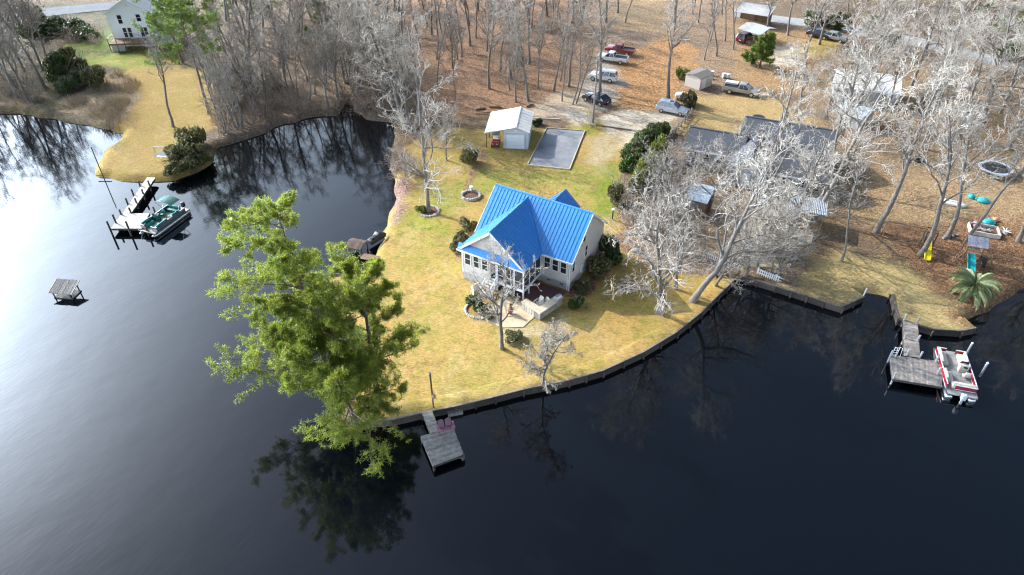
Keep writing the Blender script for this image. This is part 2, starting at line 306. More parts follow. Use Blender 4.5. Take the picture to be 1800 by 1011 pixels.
zone([(665, 330), (740, 240), (860, 225), (940, 215), (1060, 208), (1120, 225), (1105, 290), (1085, 340), (1080, 400), (1130, 450), (1200, 490), (1300, 485), (1290, 500), (1100, 660), (760, 740), (590, 760), (560, 480), (640, 465)], STRAW, 0.62, 0.05, 1.0)
zone([(840, 300), (1000, 300), (1085, 310), (1075, 385), (1020, 350), (900, 320), (840, 360), (760, 390), (740, 340)], (0.40, 0.36, 0.09), 1.0, 0, 2.5, 0.8)
zone([(1055, 285), (1100, 280), (1085, 385), (1060, 375)], GREEN, 1.0, 0, 1.2)
zone([(950, 215), (1045, 213), (1030, 232), (960, 228)], (0.36, 0.34, 0.07), 0.9, 0, 0.8)
zone([(680, 380), (720, 365), (800, 400), (780, 420), (700, 420)], (0.40, 0.37, 0.07), 1.2, 0, 2.5, 0.85)
zone([(660, 330), (715, 300), (735, 325), (690, 385), (668, 400)], (0.36, 0.225, 0.17), 0, 0.9, 1.2)
zone([(940, 180), (1040, 165), (1070, 190), (1030, 215), (940, 212)], (0.66, 0.52, 0.37), 0.0, 0.4, 2)
zone([(1068, 96), (1130, 105), (1120, 160), (1060, 200), (1030, 150)], (0.50, 0.44, 0.37), 0.0, 0.5, 1.8)
zone([(1085, 105), (1175, 60), (1240, 90), (1200, 160), (1150, 190), (1100, 205), (1085, 190)], (0.50, 0.27, 0.115), 0.0, 1.0, 2)
zone([(1060, 210), (1110, 200), (1190, 200), (1195, 228), (1120, 232), (1085, 262), (1045, 250)], SAND, 0.0, 0.25, 1.4)
zone([(980, 190), (1040, 195), (1035, 212), (975, 205)], (0.85, 0.72, 0.56), 0, 0.2, 1.0)
zone([(1020, 245), (1085, 240), (1075, 300), (1030, 290)], (0.56, 0.44, 0.26), 0.1, 0.2, 2)
zone([(860, 205), (1000, 210), (1000, 222), (960, 222), (860, 214)], (0.26, 0.185, 0.12), 0, 0.7, 0.7)
zone([(846, 262), (858, 264), (832, 322), (822, 345), (812, 342)], (0.36, 0.21, 0.12), 0, 1.0, 0.4, 1, 0.5)
zone([(800, 420), (822, 400), (830, 450), (822, 500), (850, 520), (800, 490)], (0.36, 0.20, 0.11), 0, 1.0, 0.7)
zone([(1000, 520), (1060, 430), (1085, 440), (1075, 470), (1020, 540)], (0.27, 0.155, 0.095), 0, 1.0, 0.8)
zone([(1085, 370), (1125, 360), (1130, 440), (1085, 420)], (0.32, 0.19, 0.11), 0, 1.0, 1.2)
zone([(880, 540), (1000, 560), (1000, 610), (900, 615)], (0.55, 0.44, 0.24), 0.05, 0.4, 1.5)
def paint(X, Y):
    T = np.tile(np.array([0.20, 0.14, 0.09]), X.shape + (1,)); LU = np.zeros(X.shape); LT = np.full(X.shape, 0.8)
    for P, c, lu, lt, fe, am, wp in ZONES:
        q = np.array(P); m = fe + wp + 2; sel = (X > q[:, 0].min() - m) & (X < q[:, 0].max() + m) & (Y > q[:, 1].min() - m) & (Y < q[:, 1].max() + m)
        if not sel.any(): continue
        x, y = X[sel], Y[sel]
        xw = x + (fbm(x, y, 0.25, 4) - 0.5) * 4 * wp; yw = y + (fbm(x + 90, y + 40, 0.25, 4) - 0.5) * 4 * wp
        d, _, ins = seg_dist(xw, yw, P); w = np.clip(np.where(ins, d, -d) / fe + 0.5, 0, 1) * am
        T[sel] = T[sel] * (1 - w[:, None]) + c * w[:, None]; LU[sel] = LU[sel] * (1 - w) + lu * w; LT[sel] = LT[sel] * (1 - w) + lt * w
    return T * 0.80, LU, LT
def ground_material():
    m = bpy.data.materials.new('ground_turf_litter_sand'); m.use_nodes = True; nt = m.node_tree; N = nt.nodes; L = nt.links; b = N['Principled BSDF']
    b.inputs['Roughness'].default_value = 0.95; b.inputs['Specular IOR Level'].default_value = 0.15
    geo = N.new('ShaderNodeNewGeometry'); pos = geo.outputs['Position']
    def attr(n): a = N.new('ShaderNodeAttribute'); a.attribute_name = n; return a
    def noise(s, d=5, r=0.6, st=None):
        v = pos
        if st: mp = N.new('ShaderNodeMapping'); mp.inputs['Scale'].default_value = st; mp.inputs['Rotation'].default_value = (0, 0, 0.6); L.new(v, mp.inputs[0]); v = mp.outputs[0]
        n = N.new('ShaderNodeTexNoise'); n.inputs['Scale'].default_value = s; n.inputs['Detail'].default_value = d; n.inputs['Roughness'].default_value = r; L.new(v, n.inputs['Vector']); return n.outputs['Fac']
    def rng(v, a, b_, c, d): r = N.new('ShaderNodeMapRange'); r.inputs[1].default_value = a; r.inputs[2].default_value = b_; r.inputs[3].default_value = c; r.inputs[4].default_value = d; L.new(v, r.inputs[0]); return r.outputs[0]
    def mth(op, a, c): q = N.new('ShaderNodeMath'); q.operation = op; (L.new(a, q.inputs[0]) if not isinstance(a, float) else setattr(q.inputs[0], 'default_value', a)); (L.new(c, q.inputs[1]) if not isinstance(c, float) else setattr(q.inputs[1], 'default_value', c)); return q.outputs[0]
    def mix(f, a, c, bt='MIX'):
        x = N.new('ShaderNodeMix'); x.data_type = 'RGBA'; x.blend_type = bt
        (L.new(f, x.inputs['Factor']) if not isinstance(f, float) else setattr(x.inputs['Factor'], 'default_value', f))
        for s_, k in ((a, 'A'), (c, 'B')):
            if isinstance(s_, tuple): x.inputs[k].default_value = (*s_, 1)
            else: L.new(s_, x.inputs[k])
        return x.outputs['Result']
    col = attr('tint').outputs['Color']; lush = attr('lush').outputs['Fac']; lit = attr('litter').outputs['Fac']
    # green growth coming through the straw
    pg = mth('MULTIPLY', rng(noise(0.16, 6, 0.62), 0.40, 0.60, 0.0, 1.0), lush); pg2 = mth('MULTIPLY', rng(noise(1.1, 5, 0.7), 0.35, 0.7, 0.2, 1.0), pg)
    col = mix(pg2, col, (0.185, 0.225, 0.024))
    # paler, worn straw
    col = mix(mth('MULTIPLY', rng(noise(0.3, 6, 0.7), 0.50, 0.70, 0.0, 0.6), mth('SUBTRACT', 1.0, lit)), col, (0.50, 0.365, 0.175))
    col = mix(mth('MULTIPLY', rng(noise(0.75, 6, 0.72), 0.50, 0.64, 0.0, 0.75), mth('SUBTRACT', 1.0, lit)), col, (0.29, 0.185, 0.07))
    col = mix(mth('MULTIPLY', mth('MULTIPLY', rng(noise(0.9, 6, 0.75), 0.52, 0.64, 0.0, 0.9), lush), mth('SUBTRACT', 1.0, lit)), col, (0.15, 0.18, 0.022))
    # single leaves: a fine cell pattern, some orange, some dark
    vo = N.new('ShaderNodeTexVoronoi'); vo.inputs['Scale'].default_value = 5.5; L.new(pos, vo.inputs['Vector'])
    hs = N.new('ShaderNodeSeparateColor'); L.new(vo.outputs['Color'], hs.inputs[0])
    leafv = rng(hs.outputs[0], 0, 1, 0.45, 1.55); cc = N.new('ShaderNodeCombineColor'); [L.new(leafv, cc.inputs[i]) for i in range(3)]
    col = mix(mth('MULTIPLY', lit, 0.85), col, mix(1.0, col, cc.outputs[0], 'MULTIPLY'))
    col = mix(mth('MULTIPLY', lit, rng(noise(0.5, 6, 0.7), 0.55, 0.75, 0.0, 0.5)), col, (0.13, 0.09, 0.06))
    # streaky blades and mottling everywhere
    mot = rng(noise(3.2, 6, 0.75, (1, 2.2, 1)), 0.3, 0.7, 0.58, 1.42); c2 = N.new('ShaderNodeCombineColor'); [L.new(mot, c2.inputs[i]) for i in range(3)]
    col = mix(1.0, col, c2.outputs[0], 'MULTIPLY'); L.new(col, b.inputs['Base Color'])
    bp = N.new('ShaderNodeBump'); bp.inputs['Strength'].default_value = 0.7; bp.inputs['Distance'].default_value = 0.12
    L.new(mth('ADD', noise(4.0, 6, 0.8), mth('MULTIPLY', vo.outputs['Distance'], lit)), bp.inputs['Height']); L.new(bp.outputs[0], b.inputs['Normal'])
    return m
M_GROUND = ground_material()
def build_ground():
    ny, nx = GX.shape; V = np.stack([GX.ravel(), GY.ravel(), HN.ravel()], 1)
    i = np.arange(ny * nx).reshape(ny, nx); F = np.stack([i[:-1, :-1].ravel(), i[:-1, 1:].ravel(), i[1:, 1:].ravel(), i[1:, :-1].ravel()], 1)
    # the made-up edge behind each bulkhead: a ribbon of turf flush with its cap
    RV, RF = [], []; n0 = len(V); segs = [k for k in range(len(SHP) - 1) if SHF[k]]
    runs = []
    for k in segs:
        if runs and runs[-1][-1] == k: runs[-1].append(k + 1)
        else: runs.append([k, k + 1])
    for r in runs:
        P = np.array([SHP[k] for k in r]); Q = [P[0]]
        for a, b_ in zip(P[:-1], P[1:]):
            n = max(1, int(np.linalg.norm(b_ - a) / 0.6)); Q += [a + (b_ - a) * t / n for t in range(1, n + 1)]
        Q = np.array(Q); tg = np.gradient(Q, axis=0); tg /= np.linalg.norm(tg, axis=1)[:, None] + 1e-9
        for _ in range(3): tg[1:-1] = (tg[:-2] + tg[1:-1] + tg[2:]) / 3
        tg /= np.linalg.norm(tg, axis=1)[:, None]; nr = np.stack([-tg[:, 1], tg[:, 0]], 1)      # to the left of travel: the land
        st = n0 + len(RV)
        for q, w in zip(Q, nr):
            for off, z in ((0.02, GZ + 0.0), (0.6, GZ + 0.05), (1.5, GZ + 0.04), (2.0, GZ - 0.12)): RV.append((q[0] + w[0] * off, q[1] + w[1] * off, z))
        for k in range(len(Q) - 1):
            for c in range(3): a = st + k * 4 + c; RF.append((a, a + 1, a + 5, a + 4))
    V = np.concatenate([V, np.array(RV)]); F = np.concatenate([F, np.array(RF)])
    me = np_mesh('ground', V, [F], M_GROUND, smooth=True)
    T, LU, LT = paint(V[:, 0], V[:, 1])
    a = me.attributes.new('tint', 'FLOAT_COLOR', 'POINT'); a.data.foreach_set('color', np.concatenate([T, np.ones((len(T), 1))], 1).astype(np.float32).ravel())
    a = me.attributes.new('lush', 'FLOAT', 'POINT'); a.data.foreach_set('value', LU.astype(np.float32))
    a = me.attributes.new('litter', 'FLOAT', 'POINT'); a.data.foreach_set('value', LT.astype(np.float32))
    tag(link('ground', me), kind='structure')
build_ground()

# ------------------------------------------------------------------ water
def build_water():
    m = bpy.data.materials.new('dark_lake_water'); m.use_nodes = True; nt = m.node_tree; N = nt.nodes; L = nt.links; b = N['Principled BSDF']
    b.inputs['Base Color'].default_value = (0.0016, 0.0026, 0.0045, 1); b.inputs['Roughness'].default_value = 0.05; b.inputs['IOR'].default_value = 1.52
    geo = N.new('ShaderNodeNewGeometry')
    def wave(s, st, rot):
        mp = N.new('ShaderNodeMapping'); mp.vector_type = 'TEXTURE'; mp.inputs['Scale'].default_value = st; mp.inputs['Rotation'].default_value = (0, 0, rot); L.new(geo.outputs['Position'], mp.inputs[0])
        n = N.new('ShaderNodeTexNoise'); n.inputs['Scale'].default_value = s; n.inputs['Detail'].default_value = 2.5; n.inputs['Roughness'].default_value = 0.5; L.new(mp.outputs[0], n.inputs['Vector']); return n.outputs['Fac']
    w1 = wave(1.0, (1.1, 0.30, 1), 0.95); w2 = wave(0.25, (1.2, 1, 1), 0.6)
    gust = wave(0.035, (1, 1, 1), 0); mr = N.new('ShaderNodeMapRange'); mr.inputs[1].default_value = 0.35; mr.inputs[2].default_value = 0.65; mr.inputs[3].default_value = 0.35; mr.inputs[4].default_value = 1.0; L.new(gust, mr.inputs[0])
    mu = N.new('ShaderNodeMath'); mu.operation = 'MULTIPLY'; L.new(w1, mu.inputs[0]); L.new(mr.outputs[0], mu.inputs[1])
    b1 = N.new('ShaderNodeBump'); b1.inputs['Strength'].default_value = 1.0; b1.inputs['Distance'].default_value = 0.004; L.new(mu.outputs[0], b1.inputs['Height'])
    b2 = N.new('ShaderNodeBump'); b2.inputs['Strength'].default_value = 1.0; b2.inputs['Distance'].default_value = 0.018; L.new(w2, b2.inputs['Height']); L.new(b1.outputs[0], b2.inputs['Normal'])
    L.new(b2.outputs[0], b.inputs['Normal'])
    w = MB().add([(-900, -700, 0), (900, -700, 0), (900, 160, 0), (-900, 160, 0)], [(0, 1, 2, 3)]); me = bpy.data.meshes.new('lake_water'); me.from_pydata(w.v, [], w.f); me.materials.append(m)
    tag(link('lake_water', me), kind='structure')
build_water()

# ================================================================== VEGETATION
def unit(v): return v / (np.linalg.norm(v, axis=-1, keepdims=True) + 1e-9)
def grow(rg, start, dirn, length, r0, r1, n, wob, up):
    M = len(start); P = np.zeros((M, n, 3)); P[:, 0] = start; d = unit(dirn); step = (length / (n - 1))[:, None]
    for i in range(1, n):
        d = unit(d + rg.normal(0, wob, (M, 3)) + np.array([0, 0, up])); P[:, i] = P[:, i - 1] + d * step
    t = np.linspace(0, 1, n)[None, :]; Rr = r0[:, None] * (1 - t) + r1[:, None] * t
    return P, Rr
def spawn(rg, P, Rr, length, k, t0, t1, a0, a1, lf, rf, rmin, shape=0.5):
    M, n, _ = P.shape; pi = np.repeat(np.arange(M), k); j = np.tile(np.arange(k), M)
    t = t0 + (t1 - t0) * (j + rg.rand(M * k)) / k; x = t * (n - 1); i = np.minimum(x.astype(int), n - 2); f = (x - i)[:, None]
    s = P[pi, i] * (1 - f) + P[pi, i + 1] * f; tan = unit(P[pi, i + 1] - P[pi, i]); rad = Rr[pi, i] * (1 - f[:, 0]) + Rr[pi, i + 1] * f[:, 0]
    h = rg.normal(size=(M * k, 3)); az = unit(h - (h * tan).sum(1, keepdims=True) * tan); an = np.radians(a0 + (a1 - a0) * rg.rand(M * k))[:, None]
    d = tan * np.cos(an) + az * np.sin(an); L = length[pi] * lf * (1 - shape * t) * (0.6 + 0.8 * rg.rand(M * k))
    return s, d, L, np.maximum(rad * rf, rmin)
def tubes(levels):
    """levels: list of (P (M,n,3), R (M,n), sides) -> V, F"""
    VV, FF, o = [], [], 0
    for P, Rr, k in levels:
        M, n, _ = P.shape; T = unit(np.gradient(P, axis=1)); ref = np.where(np.abs(T[..., 2:3]) < 0.9, np.array([0, 0, 1.]), np.array([1., 0, 0]))
        A = unit(np.cross(T, ref)); B = np.cross(T, A); th = 2 * np.pi * np.arange(k) / k
        V = P[:, :, None] + (A[:, :, None] * np.cos(th)[None, None, :, None] + B[:, :, None] * np.sin(th)[None, None, :, None]) * Rr[:, :, None, None]
        VV.append(V.reshape(-1, 3)); idx = o + np.arange(M * n * k).reshape(M, n, k); nx = np.roll(idx, -1, axis=2)
        FF.append(np.stack([idx[:, :-1], nx[:, :-1], nx[:, 1:], idx[:, 1:]], -1).reshape(-1, 4)); o += M * n * k
    return np.concatenate(VV), np.concatenate(FF)
def bare_arrays(seed, H=15, r=0.22, clear=0.4, limbs=14, la=(30, 60), ll=0.42, n2=7, n3=6, n4=4, wob=0.06, up=0.05, tw=0.016, lean=(0, 0), droop=0.0, fork=0, stems=1):
    rg = np.random.RandomState(seed); z = np.zeros((stems, 3))
    if stems > 1: z[:, :2] = rg.normal(0, 0.35, (stems, 2))
    d0 = np.array([[lean[0], lean[1], 1.0]]) + (rg.normal(0, 0.22, (stems, 3)) * (1 if stems > 1 else 0)); z[:, 2] = -0.25
    L0 = np.full(stems, H) * (0.8 + 0.2 * rg.rand(stems)); P0, R0 = grow(rg, z, d0, L0, np.full(stems, r), np.full(stems, r * 0.22), 12, wob, 0.02)
    R0[:, 0] *= 1.35
    s, d, L, rr = spawn(rg, P0, R0, L0, max(2, limbs // stems), clear, 0.98, la[0], la[1], ll, 0.62, tw * 1.6, 0.45)
    P1, R1 = grow(rg, s, d, L, rr, rr * 0.28, 8, wob * 2.6, up * 1.5)
    s, d, L2, rr = spawn(rg, P1, R1, L, n2, 0.25, 1.0, 30, 65, 0.46, 0.6, tw * 1.25, 0.4)
    P2, R2 = grow(rg, s, d, L2, rr, rr * 0.35, 6, wob * 2.8, up)
    s, d, L3, rr = spawn(rg, P2, R2, L2, n3, 0.25, 1.0, 25, 65, 0.5, 0.65, tw * 1.0, 0.35)
    P3, R3 = grow(rg, s, d, L3, rr, rr * 0.5, 4, wob * 3, up - droop)
    s, d, L4, rr = spawn(rg, P3, R3, L3, n4, 0.2, 1.0, 25, 65, 0.55, 0.7, tw * 0.8, 0.3)
    P4, R4 = grow(rg, s, d, L4, rr, rr * 0.4, 3, wob * 3, up - droop * 1.6)
    return [(P0, R0, 8), (P1, R1, 5)], [(P2, R2, 4), (P3, R3, 3), (P4, R4, 3)]
PROTO = {}
def bare_proto(key, bark=None, twig=None, **kw):
    a, b = bare_arrays(**kw); Va, Fa = tubes(a); Vb, Fb = tubes(b)
    PROTO[key] = (np_mesh('trunk', Va, [Fa], bark or M_BARK, True), np_mesh('crown', Vb, [Fb], twig or M_TWIG, True), kw.get('H', 15))
    return PROTO[key]
def plant(key, p, label, cat='tree', name='bare_tree', h=None, lean=(0, 0), rz=None, group=None, wide=1.0, twig=None):
    tr, cr, H = PROTO[key]; o = thing(name, label, cat, p, 0, group); s = (h or H) / H
    q = Vector((lean[0], lean[1], 1)).to_track_quat('Z', 'Y') @ Matrix.Rotation(random.uniform(0, 6.28) if rz is None else rz, 3, 'Z').to_quaternion()
    o.rotation_mode = 'QUATERNION'; o.rotation_quaternion = q; o.scale = (s * wide, s * wide, s)
    link('trunk', tr, o); link('crown', cr, o); return o
bare_proto('tallA', seed=1, H=19, r=0.30, clear=0.42, limbs=15, la=(25, 60), ll=0.36, n2=7, n3=5, n4=3, twig=M_TWIGW, tw=0.023)
bare_proto('tallB', seed=2, H=19, r=0.27, clear=0.36, limbs=16, la=(20, 52), ll=0.38, n2=7, n3=5, n4=3, twig=M_TWIGW, tw=0.023, wob=0.08)
bare_proto('tallC', seed=3, H=18, r=0.25, clear=0.45, limbs=13, la=(25, 65), ll=0.36, n2=7, n3=5, n4=3, tw=0.023, wob=0.07)
bare_proto('spreadA', seed=4, H=15, r=0.30, clear=0.22, limbs=18, la=(35, 75), ll=0.46, n2=7, n3=5, n4=3, twig=M_TWIGW, tw=0.021, wob=0.08)
bare_proto('spreadB', seed=5, H=16, r=0.26, clear=0.15, limbs=24, la=(30, 70), ll=0.42, n2=8, n3=7, n4=3, twig=M_TWIGW, tw=0.024, wob=0.07, stems=3, up=0.09)
bare_proto('slimA', seed=6, H=16, r=0.15, clear=0.35, limbs=14, la=(25, 60), ll=0.22, n2=6, n3=5, n4=3, tw=0.025)
bare_proto('slimB', seed=7, H=17, r=0.17, clear=0.45, limbs=12, la=(25, 55), ll=0.26, n2=6, n3=5, n4=3, tw=0.025, wob=0.08)
bare_proto('slimC', seed=8, H=15, r=0.13, clear=0.30, limbs=16, la=(25, 55), ll=0.24, n2=6, n3=5, n4=3, tw=0.025, wob=0.09, twig=M_TWIGB)
bare_proto('medA', seed=9, H=13, r=0.17, clear=0.25, limbs=16, la=(25, 60), ll=0.36, n2=7, n3=6, n4=3, tw=0.024, up=0.1)
bare_proto('yardtree', seed=26, H=11.5, r=0.21, clear=0.22, limbs=14, la=(30, 75), ll=0.42, n2=8, n3=6, n4=4, tw=0.018, wob=0.045, twig=M_TWIGW)
bare_proto('weeping', seed=22, H=8.6, r=0.14, clear=0.14, limbs=22, la=(45, 90), ll=0.36, n2=8, n3=7, n4=4, tw=0.021, wob=0.08, droop=0.42, twig=M_TWIGW)
bare_proto('twin', seed=23, H=16, r=0.28, clear=0.12, limbs=24, la=(40, 85), ll=0.40, n2=7, n3=5, n4=4, tw=0.021, wob=0.07, twig=M_TWIGW, droop=0.02)
bare_proto('oakA', seed=24, H=19, r=0.33, clear=0.26, limbs=14, la=(30, 65), ll=0.44, n2=7, n3=5, n4=3, tw=0.023, wob=0.10, twig=M_TWIGW)
bare_proto('oakB', seed=25, H=19, r=0.30, clear=0.38, limbs=12, la=(30, 65), ll=0.42, n2=7, n3=6, n4=3, tw=0.023, wob=0.11, twig=M_TWIGW)
bare_proto('bush', seed=10, H=4.2, r=0.05, clear=0.1, limbs=30, la=(20, 60), ll=0.5, n2=5, n3=4, n4=3, tw=0.013, wob=0.09, stems=6, twig=M_TWIGB, bark=M_TWIGB)

# ---- named trees
plant('yardtree', g(882, 612), 'slim bare tree with grey trunk standing in front of the screened porch', rz=2.0, h=11.5)
plant('weeping', g(954, 676), 'small bare tree with drooping pale twigs at the seawall', rz=0.4, lean=(0.03, -0.22), h=11, wide=0.75)
plant('twin', g(1158, 549), 'big bare tree, thicker of the twin trunks right of the blue-roofed house', h=17, rz=0.3, lean=(-0.02, 0))
plant('tallC', g(1188, 508), 'thinner bare tree beside the larger of the twin trunks right of the blue-roofed house', h=14.5, rz=2.0)
plant('oakA', g(1217, 529), 'bare oak leaning right from the tip of the lawn by the seawall', name='oak_tree', h=19, rz=1.2, lean=(0.26, 0.20))
plant('oakB', g(1266, 478), 'bare oak leaning right beside the low white picket fence', name='oak_tree', h=18, rz=0.2, lean=(0.22, 0.24))
plant('spreadA', g(1430, 388), 'wide bare oak between the lattice-roofed pergola and the brown lawn', h=17, rz=3.3, lean=(0.10, 0.06))
plant('slimB', g(1479, 459), 'slender pale bare tree standing alone on the golden lawn', h=14, rz=1.0, lean=(0.10, 0.05))
plant('tallA', g(1539, 408), 'tall bare tree at the free end of the swing beam', h=20, rz=0.5, lean=(0.06, 0.03))
plant('tallB', g(1617, 448), 'tall bare tree rising beside the yellow slide', h=20, rz=4.0, lean=(0.03, 0.0))
plant('oakB', g(1664, 418), 'thick bare tree leaning right behind the playset with black edging at its foot', h=18, rz=2.6, lean=(0.12, 0.06))
plant('tallC', g(1697, 426), 'bare tree rising between the teal slide and the wooden sandbox', h=16, rz=5.0, lean=(0.16, 0.05))
plant('tallA', g(1790, 425), 'bare tree on brown leaves at the right edge beyond the sandbox', h=17, rz=3.0, lean=(0.1, 0.1))
plant('spreadA', g(753, 372), 'thick-trunked bare tree ringed by stones on the lawn by the cove', h=15, rz=2.2, lean=(-0.05, 0.02))
plant('spreadB', g(722, 222), 'broad bushy bare tree on the cove bank behind the ringed tree', h=18, rz=1.0, wide=1.15)
plant('spreadB', g(700, 195), 'broad pale bare tree over the head of the cove', h=15, rz=3.0, wide=1.1)
plant('medA', g(785, 282), 'small bare tree with dark trunk between cove lawn and mulch strip', h=9, rz=1.0)
plant('tallB', g(1055, 166), 'tall bare tree rising between the white and the black parked cars', h=20, rz=1.4)
plant('tallA', g(1175, 178), 'tall bare tree behind the silver minivan', h=20, rz=2.4)
plant('tallC', g(304, 223), 'tall thin bare tree on the left point of golden grass', h=14, rz=0.6, name='bare_tree')
plant('slimA', g(988, 178), 'slender dark bare tree on the sandy bank above the gravel court', h=14, rz=0.6)
plant('slimC', g(1006, 184), 'slender bare tree left of the black car', h=15, rz=1.6)
plant('slimB', g(1013, 182), 'bent slender tree leaning right towards the white car', h=13, rz=2.6, lean=(0.28, 0.1))
plant('tallB', g(1415, 110), 'pale multi-limbed bare tree on the golden patch near the road', h=15, rz=0.2)
plant('tallB', g(1506, 155), 'tall dark-trunked bare tree in front of the white roof', h=18, rz=5.2, lean=(0.06, 0.0))
plant('tallA', g(1622, 262), 'tall bare tree beside the black tyre on the lawn', h=18, rz=2.2, lean=(0.1, 0.05))
plant('oakA', g(1355, 345), 'massive bare oak rising in front of the charcoal roof', name='oak_tree', h=18, rz=4.1, lean=(0.05, 0.06), wide=0.9)
plant('oakB', g(1400, 235), 'bare oak behind the far gable of the charcoal roof', name='oak_tree', h=15, rz=0.7)
plant('spreadA', g(1480, 240), 'wide bare tree behind the charcoal roofed house', h=15, rz=5.5)
plant('spreadA', g(1245, 372), 'wide pale bare tree beside the blue tin shed', h=10, rz=0.9)
plant('spreadA', g(1385, 412), 'wide pale bare tree in front of the slatted pergola', h=12, rz=4.4, lean=(0.05, 0))
plant('twin', g(1330, 470), 'pale bare tree leaning out over the dark water by the short white fence', h=11, rz=2.0, lean=(-0.05, -0.10))
plant('twin', g(1258, 503), 'low pale bare tree hanging over the seawall beside the leaning oak', h=9, rz=0.7, lean=(0.0, -0.18))
plant('twin', g(1312, 484), 'low pale bare tree over the water beside the picket fence end', h=9, rz=3.7, lean=(0.03, -0.2))
plant('spreadA', g(1368, 490), 'small wide bare tree over the seawall by the garden flag', h=8, rz=1.7, lean=(0.02, -0.12))
plant('oakB', g(1452, 330), 'twisted bare oak on the brown lawn behind the pergola', name='oak_tree', h=16, rz=1.9, lean=(0.1, 0.05))
plant('tallB', g(1345, 70), 'pale bare tree beside the red car and carport', h=14, rz=1.1)
plant('tallA', g(1385, 62), 'pale bare tree right of the carport by the far road', h=14, rz=2.1)
plant('spreadA', g(1440, 78), 'wide pale bare tree in front of the parked dark cars', h=12, rz=0.1)
# ---- woods
WOOD = []
def wood(poly, n, keys, hr, label, group, seed, mind=2.2, name='bare_tree'):
    rg = random.Random(seed); P = np.array(plan(poly)); k = 0; tries = 0
    while k < n and tries < n * 60:
        tries += 1; x = rg.uniform(P[:, 0].min(), P[:, 0].max()); y = rg.uniform(P[:, 1].min(), P[:, 1].max())
        d, _, ins = seg_dist(np.array([x]), np.array([y]), P)
        if not ins[0]: continue
        dl, _, il = seg_dist(np.array([x]), np.array([y]), LAND)
        if not il[0] or dl[0] < 0.6: continue
        if any((x - a) ** 2 + (y - b) ** 2 < mind ** 2 for a, b in WOOD): continue
        WOOD.append((x, y)); k += 1
        plant(rg.choice(keys), (x, y, GZ), label, name=name, h=rg.uniform(*hr), lean=(rg.uniform(-.07, .07), rg.uniform(-.07, .07)), rz=rg.uniform(0, 6.28), group=group)
wood([(380, 245), (470, 222), (550, 196), (680, 200), (690, 130), (380, 150)], 32, ['slimA', 'slimB', 'slimC', 'medA', 'spreadB'], (10, 16), 'slender grey bare tree in the wood along the head of the cove', 'bare trees along the cove', 1)
wood([(360, -10), (720, -10), (700, 125), (380, 140)], 42, ['slimA', 'slimB', 'tallC', 'tallA', 'spreadB'], (14, 19), 'bare tree deep in the shady wood behind the cove', 'bare trees of the shady wood', 2)
wood([(720, -10), (1045, -10), (1025, 70), (1010, 150), (940, 185), (840, 185), (760, 190)], 68, ['slimA', 'slimB', 'slimC', 'medA', 'tallC', 'tallA'], (11, 18), 'slender bare tree on the rusty leaf floor behind the garage', 'bare trees on the leaf floor', 3, 1.7)
wood([(1200, -10), (1300, -10), (1290, 110), (1225, 115)], 10, ['slimA', 'slimB', 'tallC'], (13, 18), 'bare tree in the stand behind the small shed', 'bare trees behind the small shed', 4)
wood([(1420, -10), (1900, -10), (1900, 110), (1560, 105), (1400, 20)], 46, ['tallA', 'tallB', 'tallC', 'slimB', 'slimC'], (13, 18), 'pale bare tree in the thicket along the far road', 'bare trees along the far road', 5, 3.2)
wood([(1440, 160), (1560, 140), (1880, 150), (1880, 300), (1580, 240), (1450, 215)], 24, ['tallA', 'tallB', 'oakB', 'spreadA'], (12, 17), 'pale bare tree in the grove behind the play yard', 'bare trees of the grove', 6, 4.2)
wood([(-60, 70), (95, 95), (110, 150), (90, 195), (-60, 195)], 20, ['slimC', 'medA', 'slimB', 'tallC'], (12, 19), 'bare tree in the dark thicket on the left bank', 'bare trees of the left bank', 7)
wood([(-420, 130), (-60, 100), (-60, 192), (-420, 222)], 20, ['slimB', 'tallC', 'slimA', 'tallA'], (15, 21), 'bare tree on the left bank beyond the reeds', 'bare trees beyond the left bank', 17)
wood([(1040, -10), (1140, -10), (1110, 50), (1040, 80)], 6, ['slimB', 'tallC'], (14, 17), 'bare tree beside the leaf-strewn drive', 'bare trees beside the drive', 8)
wood([(1145, 345), (1200, 335), (1215, 420), (1135, 425)], 5, ['medA', 'spreadA'], (7, 10), 'small pale bare tree in the bed between the two houses', 'bare trees between the houses', 9, 2.4)
wood([(1290, 420), (1400, 430), (1360, 490), (1300, 480)], 4, ['medA', 'weeping'], (6, 8.5), 'small bare tree among the white fences near the water', 'bare trees near the white fences', 10, 2.4)
wood([(1700, 270), (1900, 260), (1900, 350), (1740, 350)], 4, ['tallB', 'oakB'], (15, 18), 'bare tree near the trampoline', 'bare trees near the trampoline', 12, 4)
wood([(1830, 380), (2050, 380), (2050, 470), (1860, 480)], 4, ['tallA', 'oakA', 'oakB'], (16, 20), 'bare tree on the far right bank', 'bare trees of the right bank', 13, 4)

